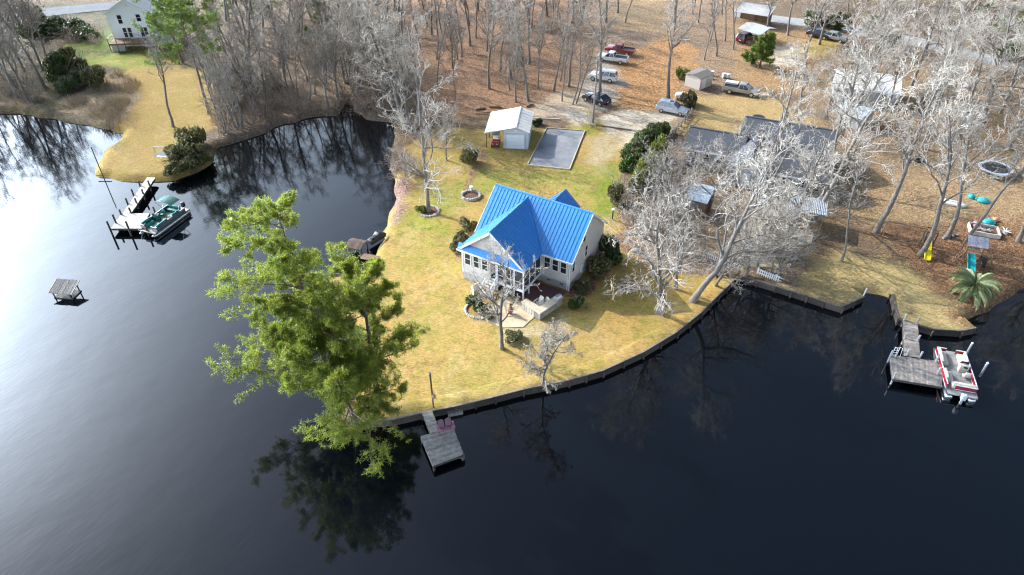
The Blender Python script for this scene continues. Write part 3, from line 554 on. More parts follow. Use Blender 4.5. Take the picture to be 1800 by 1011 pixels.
# ---- pines
def needles(rg, C, n, size, up=0.35, wid=0.055):
    """tufts: n thin spear leaves round each centre"""
    M = len(C); d = unit(rg.normal(size=(M, n, 3)) + np.array([0, 0, up])); L = size * (0.6 + 0.6 * rg.rand(M, n, 1)); tip = C[:, None] + d * L
    w = unit(np.cross(d, rg.normal(size=(M, n, 3)))) * wid * (0.7 + 0.6 * rg.rand(M, n, 1)); mid = C[:, None] + d * L * 0.5
    V = np.stack([np.broadcast_to(C[:, None], tip.shape), mid + w, tip, mid - w], 2).reshape(-1, 3)
    return V, np.arange(len(V)).reshape(-1, 4)
def pine(label, base, H, r, limbs, lenf, clear, seed, lean=(0, 0), mat_n=None, tuft=0.35, nt=16, sides=None, n2=9, n3=8, up=0.06, name='pine_tree'):
    """limbs leave all round; sides: (azimuth, factor, width) to reach further that way"""
    n3 = n3 if nt > 12 else 5
    rg = np.random.RandomState(seed); z = np.array([[0, 0, -0.3]]); P0, R0 = grow(rg, z, np.array([[lean[0], lean[1], 1.0]]), np.array([float(H)]), np.array([r]), np.array([r * 0.12]), 14, 0.035, 0.02); R0[:, 0] *= 1.3
    s, d, L, rr = spawn(rg, P0, R0, np.array([float(H)]), limbs, clear, 0.99, 60, 92, lenf, 0.42, 0.035, 0.62)
    d[:, 2] *= 0.6; az = np.arctan2(d[:, 1], d[:, 0])
    for a, f, wd in (sides or []): L = L * (1 + (f - 1) * np.exp(-((np.angle(np.exp(1j * (az - a)))) / wd) ** 2))
    P1, R1 = grow(rg, s, d, L, rr, rr * 0.25, 8, 0.14, up)
    s, d, L2, r2 = spawn(rg, P1, R1, L, n2, 0.24, 1.0, 30, 70, 0.40, 0.6, 0.02, 0.35); L2 = np.maximum(L2, 0.6); d[:, 2] *= 0.45; P2, R2 = grow(rg, s, d, L2, r2, r2 * 0.4, 5, 0.15, 0.07)
    s, d, L3, r3 = spawn(rg, P2, R2, L2, n3, 0.2, 1.0, 30, 70, 0.36, 0.6, 0.012, 0.3); P3, R3 = grow(rg, s, d, L3, r3, r3 * 0.5, 3, 0.12, 0.12)
    o = thing(name, label, 'tree', base); V, F = tubes([(P0, R0, 10), (P1, R1, 5), (P2, R2, 4), (P3, R3, 3)]); link('trunk', np_mesh('trunk', V, [F], M_PBARK, True), o)
    C = np.concatenate([P3[:, 1:].reshape(-1, 3), P2[:, 2:].reshape(-1, 3), P1[:, -1:].reshape(-1, 3), P0[:, -2:].reshape(-1, 3)])
    C = C + rg.normal(0, 0.06, C.shape); V, F = needles(rg, C, nt, tuft, wid=0.021 if nt > 12 else 0.036); link('crown', np_mesh('crown', V, [F], mat_n or M_NEEDLE), o)
    return o
PI = math.pi
pine('tallest pine on the corner of the lawn, its yellow-green crown over the water', g(606, 702), 18.9, 0.30, 26, 0.36, 0.36, 31, sides=[(PI, 1.0, 0.9), (-2.2, 1.1, 0.6)], lean=(-0.05, 0.05))
pine('pine with forked dark trunk nearest the wooden dock', g(671, 716), 13.5, 0.27, 24, 0.40, 0.24, 32, sides=[(0.0, 0.75, 0.8), (-1.7, 1.2, 0.7)], lean=(-0.12, 0.12))
pine('lower broad pine at the seawall corner hanging over the lake', g(622, 732), 10.0, 0.24, 26, 0.52, 0.12, 33, sides=[(PI, 1.0, 0.8), (-PI / 2, 1.45, 0.9)], lean=(-0.03, -0.16))
pine('pine under the tallest one, its boughs reaching furthest left over the lake', g(598, 690), 12.0, 0.24, 24, 0.40, 0.26, 43, sides=[(PI, 1.5, 0.8)], lean=(-0.12, -0.10))
pine('tall dark pine on the left point beside the white house', g(368, 199), 19, 0.24, 26, 0.34, 0.45, 34, mat_n=M_NEEDLED, nt=10, lean=(-0.02, 0.05), sides=[(PI, 1.3, 0.9)], n2=7, n3=5)
pine('pine growing close to the deck of the white house', g(322, 112), 15, 0.22, 26, 0.36, 0.25, 35, mat_n=M_NEEDLED, nt=10)
pine('pine at the wood edge behind the left point', g(375, 142), 17, 0.22, 20, 0.30, 0.5, 36, mat_n=M_NEEDLED, nt=10)
pine('dark evergreen in the top right corner of the woods', g(1735, 62), 12, 0.22, 16, 0.34, 0.15, 37, mat_n=M_NEEDLED, nt=8)
pine('dark evergreen at the right edge of the woods', g(1795, 80), 12, 0.22, 16, 0.36, 0.15, 38, mat_n=M_NEEDLED, nt=8)
pine('green cedar in front of the open carport', g(1335, 118), 6.2, 0.16, 26, 0.42, 0.06, 39, mat_n=M_NEEDLED, nt=10, tuft=0.4, name='cedar_tree')
pine('dim evergreen deep in the wood behind the cove', g(560, 60), 8, 0.16, 18, 0.38, 0.1, 40, mat_n=M_NEEDLED, nt=8)
pine('dim evergreen beside the road in the top left wood', g(420, 20), 9, 0.16, 18, 0.38, 0.1, 44, mat_n=M_NEEDLED, nt=8)
pine('dim evergreen at the top edge of the shady wood', g(480, 40), 9, 0.16, 18, 0.38, 0.1, 41, mat_n=M_NEEDLED, nt=8)

# ---- shrubs
def shrub_mesh(seed, lobes, N, leaf, m, twig=M_TWIGB):
    rg = np.random.RandomState(seed); C = []
    for (x, y, z, rx, ry, rz_) in lobes:
        d = unit(rg.normal(size=(N, 3))); rr = (0.55 + 0.45 * rg.rand(N, 1) ** 0.5) * (0.82 + 0.3 * rg.rand(N, 1)); p = d * rr * np.array([rx, ry, rz_]) + np.array([x, y, z]); C.append(p[p[:, 2] > 0.05])
    C = np.concatenate(C); M = len(C); d = unit(rg.normal(size=(M, 3)) + np.array([0, 0, 0.4])); w = unit(np.cross(d, rg.normal(size=(M, 3)))); L = leaf * (0.6 + 0.8 * rg.rand(M, 1))
    V = np.stack([C - d * L * 0.5, C + w * L * 0.32, C + d * L * 0.6, C - w * L * 0.32], 1).reshape(-1, 3); fo = np_mesh('foliage', V, [np.arange(len(V)).reshape(-1, 4)], m)
    s = np.zeros((14, 3)); dd = np.stack([rg.normal(0, 0.5, 14), rg.normal(0, 0.5, 14), np.ones(14)], 1); top = max(l[2] + l[5] for l in lobes)
    P, Rr = grow(rg, s, dd, np.full(14, top * 1.15), np.full(14, 0.03), np.full(14, 0.01), 5, 0.1, 0.03); V2, F2 = tubes([(P, Rr, 4)])
    return fo, np_mesh('stems', V2, [F2], twig)
SH = {}
def lobes_(seed):
    rg = random.Random(seed); out = []
    for i in range(9):
        t = rg.uniform(0, 6.28); r = rg.uniform(0, .75); s = rg.uniform(.22, .48); out.append((r * math.cos(t), r * math.sin(t), rg.uniform(.2, .85) * (1.1 - r * .5), s, s * rg.uniform(.7, 1.2), s * rg.uniform(.6, 1.1)))
    return out
for kk, mm in (('ever', M_LEAF), ('yellow', M_LEAFY), ('olive', M_LEAFO), ('hedge', M_HEDGE)):
    for q in (0, 1, 2): SH[kk + str(q)] = shrub_mesh(50 + q + len(kk), lobes_(7 * q + len(kk)), 300, 0.15, mm)
def shrub(kind, p, r, h, label, name='shrub', group=None):
    kind = kind[:-1] + random.choice('012'); fo, st = SH[kind]; o = thing(name, label, 'shrub', (p[0], p[1], GZ - 0.03), random.uniform(0, 6), group); o.scale = (r * 1.35, r * 1.35, h * 1.25); link('foliage', fo, o); link('stems', st, o); return o
_hp = [(1101, 300), (1106, 288), (1112, 276), (1120, 264), (1130, 252), (1142, 243), (1155, 238), (1168, 236)]
for i, (x, y) in enumerate([q for a, b in zip(_hp[:-1], _hp[1:]) for q in (a, ((a[0] + b[0]) / 2, (a[1] + b[1]) / 2))]):
    shrub('hedge0', g(x, y), 1.05, 1.45 + 0.06 * (i % 3), 'dark clipped shrub in the curved hedge beside the sandy drive', 'hedge_shrub', 'shrubs of the curved hedge')
for i, (x, y) in enumerate([(1128, 325), (1138, 308), (1148, 292), (1158, 280), (1120, 338)]):
    shrub('yellow' + str(i % 2), g(x, y), 1.3, 2.6, 'yellow-green shrub behind the dark hedge', 'shrub', 'yellow shrubs behind the hedge')
shrub('olive0', g(1083, 355), 0.9, 1.9, 'olive shrub at the lawn edge right of the blue roof')
shrub('ever1', g(1171, 330), 1.1, 2.0, 'dark evergreen shrub among pale twigs left of the blue tin roof')
shrub('ever0', g(1072, 455), 1.5, 2.1, 'rounded dark shrub at the right wall of the blue-roofed house')
shrub('olive1', g(1046, 478), 1.2, 1.5, 'olive shrub by the meter box at the right wall')
shrub('olive0', g(1025, 508), 0.8, 0.8, 'low russet shrub near the right front corner of the house')
shrub('ever1', g(1012, 540), 0.7, 1.0, 'small dark shrub behind the outdoor kitchen')
shrub('olive1', g(814, 424), 0.8, 1.2, 'tall shrub at the left back corner of the house'); shrub('olive0', g(806, 440), 0.8, 1.1, 'wide olive shrub against the left wall of the house')
shrub('olive0', g(822, 405), 0.8, 1.2, 'dark shrub where the blue eave meets the lawn')
shrub('ever1', g(838, 541), 1.0, 1.0, 'dark shrub inside the edged bed by the white steps'); shrub('olive1', g(855, 552), 0.7, 0.7, 'small olive plant inside the edged bed by the white steps')
shrub('olive0', g(905, 598), 0.8, 0.7, 'low shrub at the foot of the slim bare tree')
shrub('yellow0', g(740, 371), 0.55, 0.7, 'bright green bush beside the stone-ringed tree')
shrub('ever0', g(945, 219), 0.7, 0.9, 'small green bush at the back corner of the garage')
shrub('olive0', g(826, 287), 1.1, 1.6, 'brown twiggy shrub beside the mulch strip')
shrub('olive1', g(1213, 186), 1.3, 1.9, 'olive shrub behind the silver minivan'); shrub('yellow1', g(1197, 140), 1.0, 1.6, 'straw-coloured grass clump left of the small shed')
shrub('yellow1', g(1362, 450), 0.7, 0.9, 'yellowing yucca clump beside the paved terrace')
for i, (x, y, r, h) in enumerate([(318, 285, 1.7, 2.0), (345, 262, 1.9, 2.4), (357, 282, 1.6, 2.0), (310, 303, 1.2, 1.3), (335, 295, 1.2, 1.2)]):
    shrub('olive' + str(i % 2), g(x, y), r, h, 'olive waterside shrub on the right bank of the left point', 'shrub', 'waterside shrubs of the left point')
for i, (x, y, r, h) in enumerate([(112, 138, 2.2, 3.2), (135, 125, 2.2, 3.4), (152, 148, 1.7, 2.4), (176, 152, 1.7, 2.6), (122, 160, 1.6, 1.8)]):
    shrub(('ever', 'olive')[i % 2] + '0', g(x, y), r, h, 'big evergreen bush behind the reeds on the left bank', 'shrub', 'evergreen bushes behind the reeds')
for i, (x, y, r, h) in enumerate([(70, 48, 2.6, 3.2), (95, 56, 2.4, 2.6), (125, 62, 2.6, 2.6), (155, 66, 2.4, 2.2), (60, 70, 2.2, 2.8)]):
    shrub('ever' + str((i + 1) % 2), g(x, y), r, h, 'dark shrub in the hedge between road and white house', 'shrub', 'shrubs between road and white house')
for i, (x, y) in enumerate([(1530, 62), (1560, 85), (1780, 110), (1470, 50), (1440, 45)]):
    shrub('ever' + str(i % 2), g(x, y), 2.2, 2.6, 'dark shrub under the bare trees along the far road', 'shrub', 'shrubs along the far road')

# ---- masses nobody could count: thicket, reeds, fallen brush
def thicket(name, label, polys, seed, mat_, H=3.6, scale=(0.6, 1.2)):
    rg = random.Random(seed); rn = np.random.RandomState(60 + seed); n = 7; s = np.zeros((n, 3)); s[:, :2] = rn.normal(0, .35, (n, 2)); s[:, 2] = -.15; d = np.stack([rn.normal(0, .35, n), rn.normal(0, .35, n), np.ones(n)], 1); L = np.full(n, H) * (.6 + .5 * rn.rand(n))
    P0, R0 = grow(rn, s, d, L, np.full(n, .04), np.full(n, .018), 4, .12, .03); s, d, L1, r1 = spawn(rn, P0, R0, L, 5, .15, 1, 25, 65, 0.5, .6, .020); P1, R1 = grow(rn, s, d, L1, r1, r1 * .5, 3, .16, .03); s, d, L2, r2 = spawn(rn, P1, R1, L1, 4, .1, 1, 25, 70, .55, .7, .017); P2, R2 = grow(rn, s, d, L2, r2, r2 * .4, 3, .16, .02)
    V0, F0 = tubes([(P0, R0, 3), (P1, R1, 3), (P2, R2, 3)]); VV, FF = [], []; o = 0
    for poly, n in polys:
        P = np.array(plan(poly)); k = 0; t = 0
        while k < n and t < 4000:
            t += 1; x = rg.uniform(P[:, 0].min(), P[:, 0].max()); y = rg.uniform(P[:, 1].min(), P[:, 1].max()); _, _, ins = seg_dist(np.array([x]), np.array([y]), P)
            dl, _, il = seg_dist(np.array([x]), np.array([y]), LAND)
            if not ins[0] or not il[0]: continue
            k += 1; s = rg.uniform(*scale); c, sn = math.cos(t), math.sin(t); zb = GZ if dl[0] > 1.2 else 0.2
            VV.append(np.stack([(V0[:, 0] * c - V0[:, 1] * sn) * s * 1.3 + x, (V0[:, 0] * sn + V0[:, 1] * c) * s * 1.3 + y, V0[:, 2] * s * rg.uniform(.7, 1.1) + zb], 1)); FF.append(F0 + o); o += len(V0)
    tag(link(name, np_mesh(name, np.concatenate(VV), [np.concatenate(FF)], mat_)), label, 'undergrowth', kind='stuff')
thicket('undergrowth', 'brown leafless thicket under the trees round the cove and the left bank', [([(380, 245), (470, 222), (550, 196), (690, 205), (700, 140), (390, 140)], 75), ([(380, 60), (700, 50), (700, 140), (390, 145)], 34), ([(-60, 90), (110, 90), (120, 190), (90, 198), (-60, 195)], 36), ([(130, 30), (190, 40), (180, 80), (110, 80)], 10), ([(660, 250), (700, 230), (735, 330), (690, 385)], 10), ([(420, 100), (375, 180), (382, 248), (400, 245)], 14), ([(700, 0), (1010, 0), (1000, 110), (920, 170), (720, 190)], 26)], 1, M_TWIGB)
thicket('brushwood', 'pale leafless undergrowth below the trees on the right side', [([(1430, 90), (1800, 100), (1800, 300), (1600, 250), (1430, 210)], 44), ([(1090, 340), (1180, 340), (1260, 470), (1120, 430)], 24), ([(1260, 390), (1420, 380), (1400, 440), (1290, 490)], 26), ([(1400, 330), (1470, 300), (1480, 400), (1400, 420)], 12), ([(1440, 0), (1800, 0), (1800, 60), (1500, 50)], 20)], 2, M_TWIG, H=3.0)
def reeds():
    rg = np.random.RandomState(5); P = np.array(plan([(100, 205), (112, 178), (170, 160), (205, 128), (245, 145), (243, 165), (212, 200), (208, 225), (150, 217)])); X = rg.uniform(P[:, 0].min(), P[:, 0].max(), 7000); Y = rg.uniform(P[:, 1].min(), P[:, 1].max(), 7000)
    _, _, ins = seg_dist(X, Y, P); X, Y = X[ins], Y[ins]; cl = fbm(X, Y, 0.3) > 0.44; X, Y = X[cl], Y[cl]; n = len(X); h = 0.7 + 1.3 * rg.rand(n) * fbm(X, Y, 0.2)
    s = np.stack([X, Y, np.full(n, 0.1)], 1); d = np.stack([rg.normal(0, .22, n), rg.normal(0, .22, n), np.ones(n)], 1); Pp, Rr = grow(rg, s, d, h + 0.6, np.full(n, 0.034), np.full(n, 0.008), 3, 0.14, -0.02)
    V, F = tubes([(Pp, Rr, 3)]); tag(link('reeds', np_mesh('reeds', V, [F], M_REED)), 'dry tan reeds along the marshy edge of the left bank', 'reeds', kind='stuff')
reeds()
def palm():
    o = thing('palm_tree', 'round-headed palm with arching pale green fronds near the right dock', 'tree', g(1703, 520)); b = MB(); b.tube([(0, 0, -0.2), (0.03, 0, 0.6), (0, 0.04, 1.3)], [0.34, 0.30, 0.26], 10); b.build('trunk', M_WOODB, o, True)
    rg = np.random.RandomState(3); pts = [(0, 0, 0)]; ang = 1.0
    for k in range(9): pts.append((pts[-1][0] + 0.27 * math.cos(ang), 0, pts[-1][2] + 0.27 * math.sin(ang))); ang -= 0.2
    v = MB(); v.tube(pts, [0.03 - 0.0025 * k for k in range(10)], 4)
    for k in range(1, 10):
        for s in (-1, 1):
            for e in (0, 0.33, 0.66):
                if k == 9 and e: continue
                q = Vector(pts[k]) + (Vector(pts[min(k + 1, 9)]) - Vector(pts[k])) * e; L = 0.62 - 0.045 * k; tp = q + Vector((0.3, s * L, -0.16 - 0.2 * L)); w = Vector((0.045, 0, 0.02)); v.add([q - w, q + w, (q + tp) / 2 + w, tp, (q + tp) / 2 - w], [(0, 1, 2, 3, 4)])
    me = bpy.data.meshes.new('frond'); me.from_pydata([tuple(p) for p in v.v], [], v.f); me.materials.append(M_PALM)
    for k in range(44):
        f = link('frond', me, o); f.location = (0, 0, 1.3); f.rotation_euler = (0, random.uniform(-0.5, 0.75) if k % 3 else random.uniform(0.5, 1.0), k * 2.399); f.scale = [random.uniform(0.85, 1.15)] * 3
palm()

# ================================================================== BUILDINGS
def clip(poly, ax, val, keep_less):
    out = []; n = len(poly); ins = lambda p: (p[ax] <= val + 1e-9) if keep_less else (p[ax] >= val - 1e-9)
    for i in range(n):
        a, b = poly[i], poly[(i + 1) % n]
        if ins(a): out.append(a)
        if ins(a) != ins(b):
            t = (val - a[ax]) / (b[ax] - a[ax]); out.append((a[0] + (b[0] - a[0]) * t, a[1] + (b[1] - a[1]) * t))
    return out
def metal_slope(deck, roof_parent_getter, E, ex, es, poly, m, pitch=0.42, rib=0.04, rw=0.03):
    """deck: MB collecting the roof boarding; returns a function that hangs the panels under the roof part"""
    E = Vector(E); ex = Vector(ex).normalized(); es = Vector(es).normalized(); n = ex.cross(es)
    if n.z < 0: n = -n
    pt = lambda p, h=0: E + ex * p[0] + es * p[1] + n * h
    deck.slab([pt(p, -0.10) for p in poly], n * 0.10)
    def hang(roof, name='roof_panel'):
        a0 = min(p[0] for p in poly); a1 = max(p[0] for p in poly); k = max(1, round((a1 - a0) / pitch)); w = (a1 - a0) / k
        for i in range(k):
            q = clip(clip(poly, 0, a0 + i * w, False), 0, a0 + (i + 1) * w, True)
            if len(q) < 3: continue
            b = MB().slab([pt(p, 0.004) for p in q], n * 0.02)
            if i:
                L_ = [p for p in q if abs(p[0] - (a0 + i * w)) < 1e-5]
                if len(L_) >= 2:
                    lo = min(p[1] for p in L_); hi = max(p[1] for p in L_); a = a0 + i * w
                    b.slab([pt((a + 0.002, lo), 0.02), pt((a + 0.002 + rw, lo), 0.02), pt((a + 0.002 + rw, hi), 0.02), pt((a + 0.002, hi), 0.02)], n * rib)
            b.build(name, m, roof)
    return hang
def wall_window(parent, c, right, w, h, nrm, split=True, name='window', fm=None, pm=None):
    """framed sash window: c centre on the wall, right and nrm unit vectors"""
    c = Vector(c); r = Vector(right).normalized(); n = Vector(nrm).normalized(); u = Vector((0, 0, 1)); f = MB(); t = 0.09
    P = lambda a, b, d: c + r * a + u * b + n * d
    def rect(a0, a1, b0, b1, d0, d1, mb): mb.slab([P(a0, b0, d0), P(a1, b0, d0), P(a1, b1, d0), P(a0, b1, d0)], n * (d1 - d0))
    rect(-w / 2 - t, -w / 2, -h / 2 - t, h / 2 + t, 0.0, 0.06, f); rect(w / 2, w / 2 + t, -h / 2 - t, h / 2 + t, 0.0, 0.06, f); rect(-w / 2, w / 2, h / 2, h / 2 + t, 0.0, 0.06, f); rect(-w / 2, w / 2, -h / 2 - t, -h / 2, 0.0, 0.07, f)
    if split: rect(-w / 2, w / 2, -0.03, 0.03, 0.012, 0.05, f)
    o = f.build(name, fm or M_WHITE, parent); p = MB(); rect(-w / 2 + .002, w / 2 - .002, -h / 2 + .002, h / 2 - .002, 0.004, 0.02, p); p.build('pane', pm or M_GLASS, o); return o

def lake_house():
    L, D, he, hr, a, b, p, hg = 10.86, 8.03, 4.15, 7.47, -10.72, -3.38, 3.63, 7.2; o = 0.35; FL = 1.2
    H = thing('lake_house', 'beige lake house with bright blue standing-seam metal roof and screened porch', 'house', (5.91, 55.68, GZ), -0.53)
    sl = (hr - he) / (D / 2); um = (a + b) / 2; half = (b - a) / 2; slw = (hg - he) / half
    # walls
    MB().slab([(-L, 0, 0.9), (-L, D, 0.9), (-L, D, he - .1), (-L, D / 2, hr - .12), (-L, 0, he - .1)], (L, 0, 0)).build('wall', M_SIDING, H)
    MB().slab([(-L + .05, .05, -.3), (-.05, .05, -.3), (-.05, D - .05, -.3), (-L + .05, D - .05, -.3)], (0, 0, 1.2)).build('foundation', M_FOUND, H)
    # wing: closed left part and the gable triangle
    us = -6.55
    MB().box(a, us, -p, -0.01, 0.95, he - .12).build('wall', M_SIDING, H)
    MB().box(a + .04, us - .04, -p + .05, -0.02, -.3, 0.95).build('foundation', M_FOUND, H)
    MB().slab([(a + .02, -p + .02, he - .12), (b - .02, -p + .02, he - .12), (um, -p + .02, hg - .18)], (0, 2.8, 0)).build('gable_wall', M_SIDING, H)
    # roofs
    deck = MB(); hangs = []; Ls = math.hypot(D / 2 + o, (D / 2 + o) * sl); ez = he - o * sl
    hangs.append(metal_slope(deck, None, (-L - o, -o, ez), (1, 0, 0), (0, D / 2 + o, (D / 2 + o) * sl), [(0, 0), (L + 2 * o, 0), (L + 2 * o, Ls), (0, Ls)], M_ROOF))
    hangs.append(metal_slope(deck, None, (-L - o, D + o, ez), (1, 0, 0), (0, -D / 2 - o, (D / 2 + o) * sl), [(0, 0), (L + 2 * o, 0), (L + 2 * o, Ls), (0, Ls)], M_ROOF))
    wz = he - o * slw; vE = (wz - he) / sl; vJ = (hg - he) / sl; Lw = math.hypot(half + o, hg - wz); v0 = -p - o
    hangs.append(metal_slope(deck, None, (a - o, v0, wz + .02), (0, 1, 0), (half + o, 0, hg - wz), [(0, 0), (vE - v0, 0), (vJ - v0, Lw), (0, Lw)], M_ROOF))
    hangs.append(metal_slope(deck, None, (b + o, v0, wz + .02), (0, 1, 0), (-half - o, 0, hg - wz), [(0, 0), (vE - v0, 0), (vJ - v0, Lw), (0, Lw)], M_ROOF))
    # rear gable
    c, q, hb, wb = -5.5, 1.65, 5.7, 1.9; e2 = he - .15; Lb = math.hypot(wb, hb - e2); y1 = D + q
    for sg in (-1, 1):
        vv = D / 2 + (hr - hb) / sl; ve = D / 2 + (hr - e2) / sl
        hangs.append(metal_slope(deck, None, (c + sg * wb, y1, e2), (0, -1, 0), (-sg * wb, 0, hb - e2), [(0, 0), (y1 - ve, 0), (y1 - vv, Lb), (0, Lb)], M_ROOF))
    MB().slab([(c - wb + .25, D, .3), (c + wb - .25, D, .3), (c + wb - .25, D, e2 + .1), (c, D, hb - .2), (c - wb + .25, D, e2 + .1)], (0, q - .3, 0)).build('wall', M_SIDING, H)
    roof = deck.build('roof', M_WHITE, H)
    for h in hangs: h(roof)
    rc = MB(); n = 0.12
    rc.slab([(-L - o, D / 2 - n, hr - n * sl + .10), (-L - o, D / 2, hr + .13), (-L - o, D / 2 + n, hr - n * sl + .10), (-L - o, D / 2, hr + .02)], (L + 2 * o, 0, 0)); rc.slab([(um - n, v0, hg - n * slw + .12), (um, v0, hg + .15), (um + n, v0, hg - n * slw + .12), (um, v0, hg + .04)], (0, vJ - v0 - .1, 0)); rc.slab([(c - n, y1, hb - n * 0.8 + .10), (c, y1, hb + .12), (c + n, y1, hb - n * .8 + .10), (c, y1, hb + .02)], (0, -2.4, 0)); rc.build('ridge_cap', M_ROOF, roof)
    # pent roof across the gable foot
    pr = MB().slab([(a - .3, -p - .02, he + .42), (a - .3, -p - .50, he - .18), (a - .3, -p - .50, he - .26), (a - .3, -p - .02, he - .20)], (b - a + .6, 0, 0)).build('pent_roof', M_ROOF, H)
    MB().box(a - .32, b + .32, -p - .56, -p - .502, he - .33, he - .16).build('fascia', M_WHITE, pr)
    # rake boards and corner boards
    def rake(x, pts):
        for i in range(len(pts) - 1): MB().bar(Vector(pts[i]), Vector(pts[i + 1]), 0.06, 0.24).build('rake_board', M_WHITE, H)
    rake(0, [(o + .04, -o, ez - .1), (o + .04, D / 2, hr - .1), (o + .04, D + o, ez - .1)]); rake(0, [(-L - o - .04, -o, ez - .1), (-L - o - .04, D / 2, hr - .1), (-L - o - .04, D + o, ez - .1)])
    rake(0, [(a - o, v0 - .04, wz - .06), (um, v0 - .04, hg - .08), (b + o, v0 - .04, wz - .06)])
    MB().box(b + .1, o + .02, -o - .10, -o - .01, ez - .16, ez + .02).build('gutter', M_WHITE, H)
    for (x, y) in ((0, 0), (0, D), (a, -p), (us, -p)): MB().box(x - .09, x + .03 if x == 0 else x + .09, y - .03, y + .09, 0.0 if x == 0 else .9, he - .14).build('corner_board', M_WHITE, H)
    MB().tube([(-.18, -.12, ez - .1), (-.18, -.12, .2)], 0.06, 8).build('downspout', M_WHITE, H)
    MB().slab([(um - .28, -p - .01, hg - 1.05), (um + .28, -p - .01, hg - 1.05), (um + .28, -p - .01, hg - .75), (um, -p - .01, hg - .45), (um - .28, -p - .01, hg - .75)], (0, -.06, 0)).build('gable_vent', M_WHITE, H)
    # windows
    fn = (0, -1, 0); fr = (1, 0, 0)
    for u in (-10.05, -9.0, -7.95): wall_window(H, (u, -p - .001, 2.75), fr, 0.62, 1.35, fn)
    for u in (-2.62, -1.68, -0.74): wall_window(H, (u, -.001, 2.75), fr, 0.62, 1.35, fn)
    for v, z in ((0.75, 2.75), (3.7, 2.9), (3.0, 5.2)): wall_window(H, (.001, v, z), (0, 1, 0), 0.55, 1.35, (1, 0, 0))
    d = wall_window(H, (-6.95, -p - .001, 2.35), fr, 0.62, 1.95, fn, False, 'door'); MB().box(-6.72, -6.68, -p - .13, -p - .06, 2.25, 2.40).build('handle', M_GALV, d)
    for u in (-2.4, -.9): MB().box(u - .2, u + .2, .02, .06, .5, .62).build('foundation_vent', M_BLK, H)
    # screened porch on posts
    MB().box(us, b, -p, -.02, FL - .18, FL).build('porch_floor', M_WOODG, H)
    MB().box(us + .02, b + .02, -p - .06, -p + .02, FL - .26, FL + .06).build('rim_board', M_WHITE, H); MB().box(b, b + .06, -p - .06, -.02, FL - .26, FL + .06).build('rim_board', M_WHITE, H)
    MB().box(us + .05, b + .02, -p - .04, -p + .06, he - .38, he - .13).build('header', M_WHITE, H); MB().box(b - .06, b + .04, -p + .06, -.02, he - .38, he - .13).build('header', M_WHITE, H)
    for u in (us + .1, -5.5, -4.45, b): MB().box(u - .08, u + .05, -p - .05, -p + .07, -.2, he - .38).build('post', M_WHITE, H)
    for v in (-2.45, -1.25, -.1): MB().box(b - .07, b + .05, v - .06, v + .06, -.2 if v < -2 else FL, he - .38).build('post', M_WHITE, H)
    xs = (us + .15, -5.58, -4.53, b - .08)
    for i in range(3): MB().box(xs[i] + (.05 if i else 0), xs[i + 1], -p, -p + .015, FL + .06, he - .38).build('screen', M_SCREEN, H); MB().bar((xs[i] + .05, -p - .02, FL + .9), (xs[i + 1], -p - .02, FL + .9), .05).build('rail', M_WHITE, H)
    ys = (-p + .07, -2.51, -1.31, -.16)
    for i in range(3): MB().box(b - .01, b + .005, ys[i] + (.12 if i else 0), ys[i + 1], FL + .06, he - .38).build('screen', M_SCREEN, H); MB().bar((b + .02, ys[i] + .05, FL + .9), (b + .02, ys[i + 1], FL + .9), .05).build('rail', M_WHITE, H)
    # white stair down to the lawn, with landing
    for i in range(6): MB().box(-7.45, -6.45, -p - .35 - .28 * i, -p - .05 - .28 * i, FL - .10 - .18 * i, FL - .04 - .18 * i).build('step', M_WOODL, H)
    for u in (-7.5, -6.4):
        MB().bar((u, -p - .02, FL - .05), (u, -p - 1.75, .05), .06, .24).build('stringer', M_WHITE, H); MB().bar((u, -p - .05, FL + .9), (u, -p - 1.75, .95), .08, .09).build('handrail', M_WHITE, H)
        for k in range(4): y = -p - .1 - .53 * k; MB().bar((u, y, FL - .1 - .35 * k), (u, y, FL + .88 - .35 * k), .06).build('baluster', M_WHITE, H)
    # half wall along the side yard bed
    MB().slab([(-7.9, -p - 2.2, 0), (-8.5, -p - 1.6, 0), (-8.55, -p - 1.68, 0), (-7.95, -p - 2.28, 0)], (0, 0, 0.85)).build('screen_wall', M_WHITE, H); MB().slab([(-8.55, -p - 1.55, 0), (-8.3, -p - .7, 0), (-8.38, -p - .68, 0), (-8.63, -p - 1.53, 0)], (0, 0, 0.85)).build('screen_wall', M_WHITE, H)
    MB().box(.02, .22, 2.3, 2.7, .95, 1.9).build('meter_box', M_GARW, H, bevel=.02)
    return H
lake_house()
def LH(u, v, z=0.0):   # house plan to the world
    c, s = math.cos(-.53), math.sin(-.53); return Vector((5.91 + c * u - s * v, 55.68 + s * u + c * v, GZ + z))
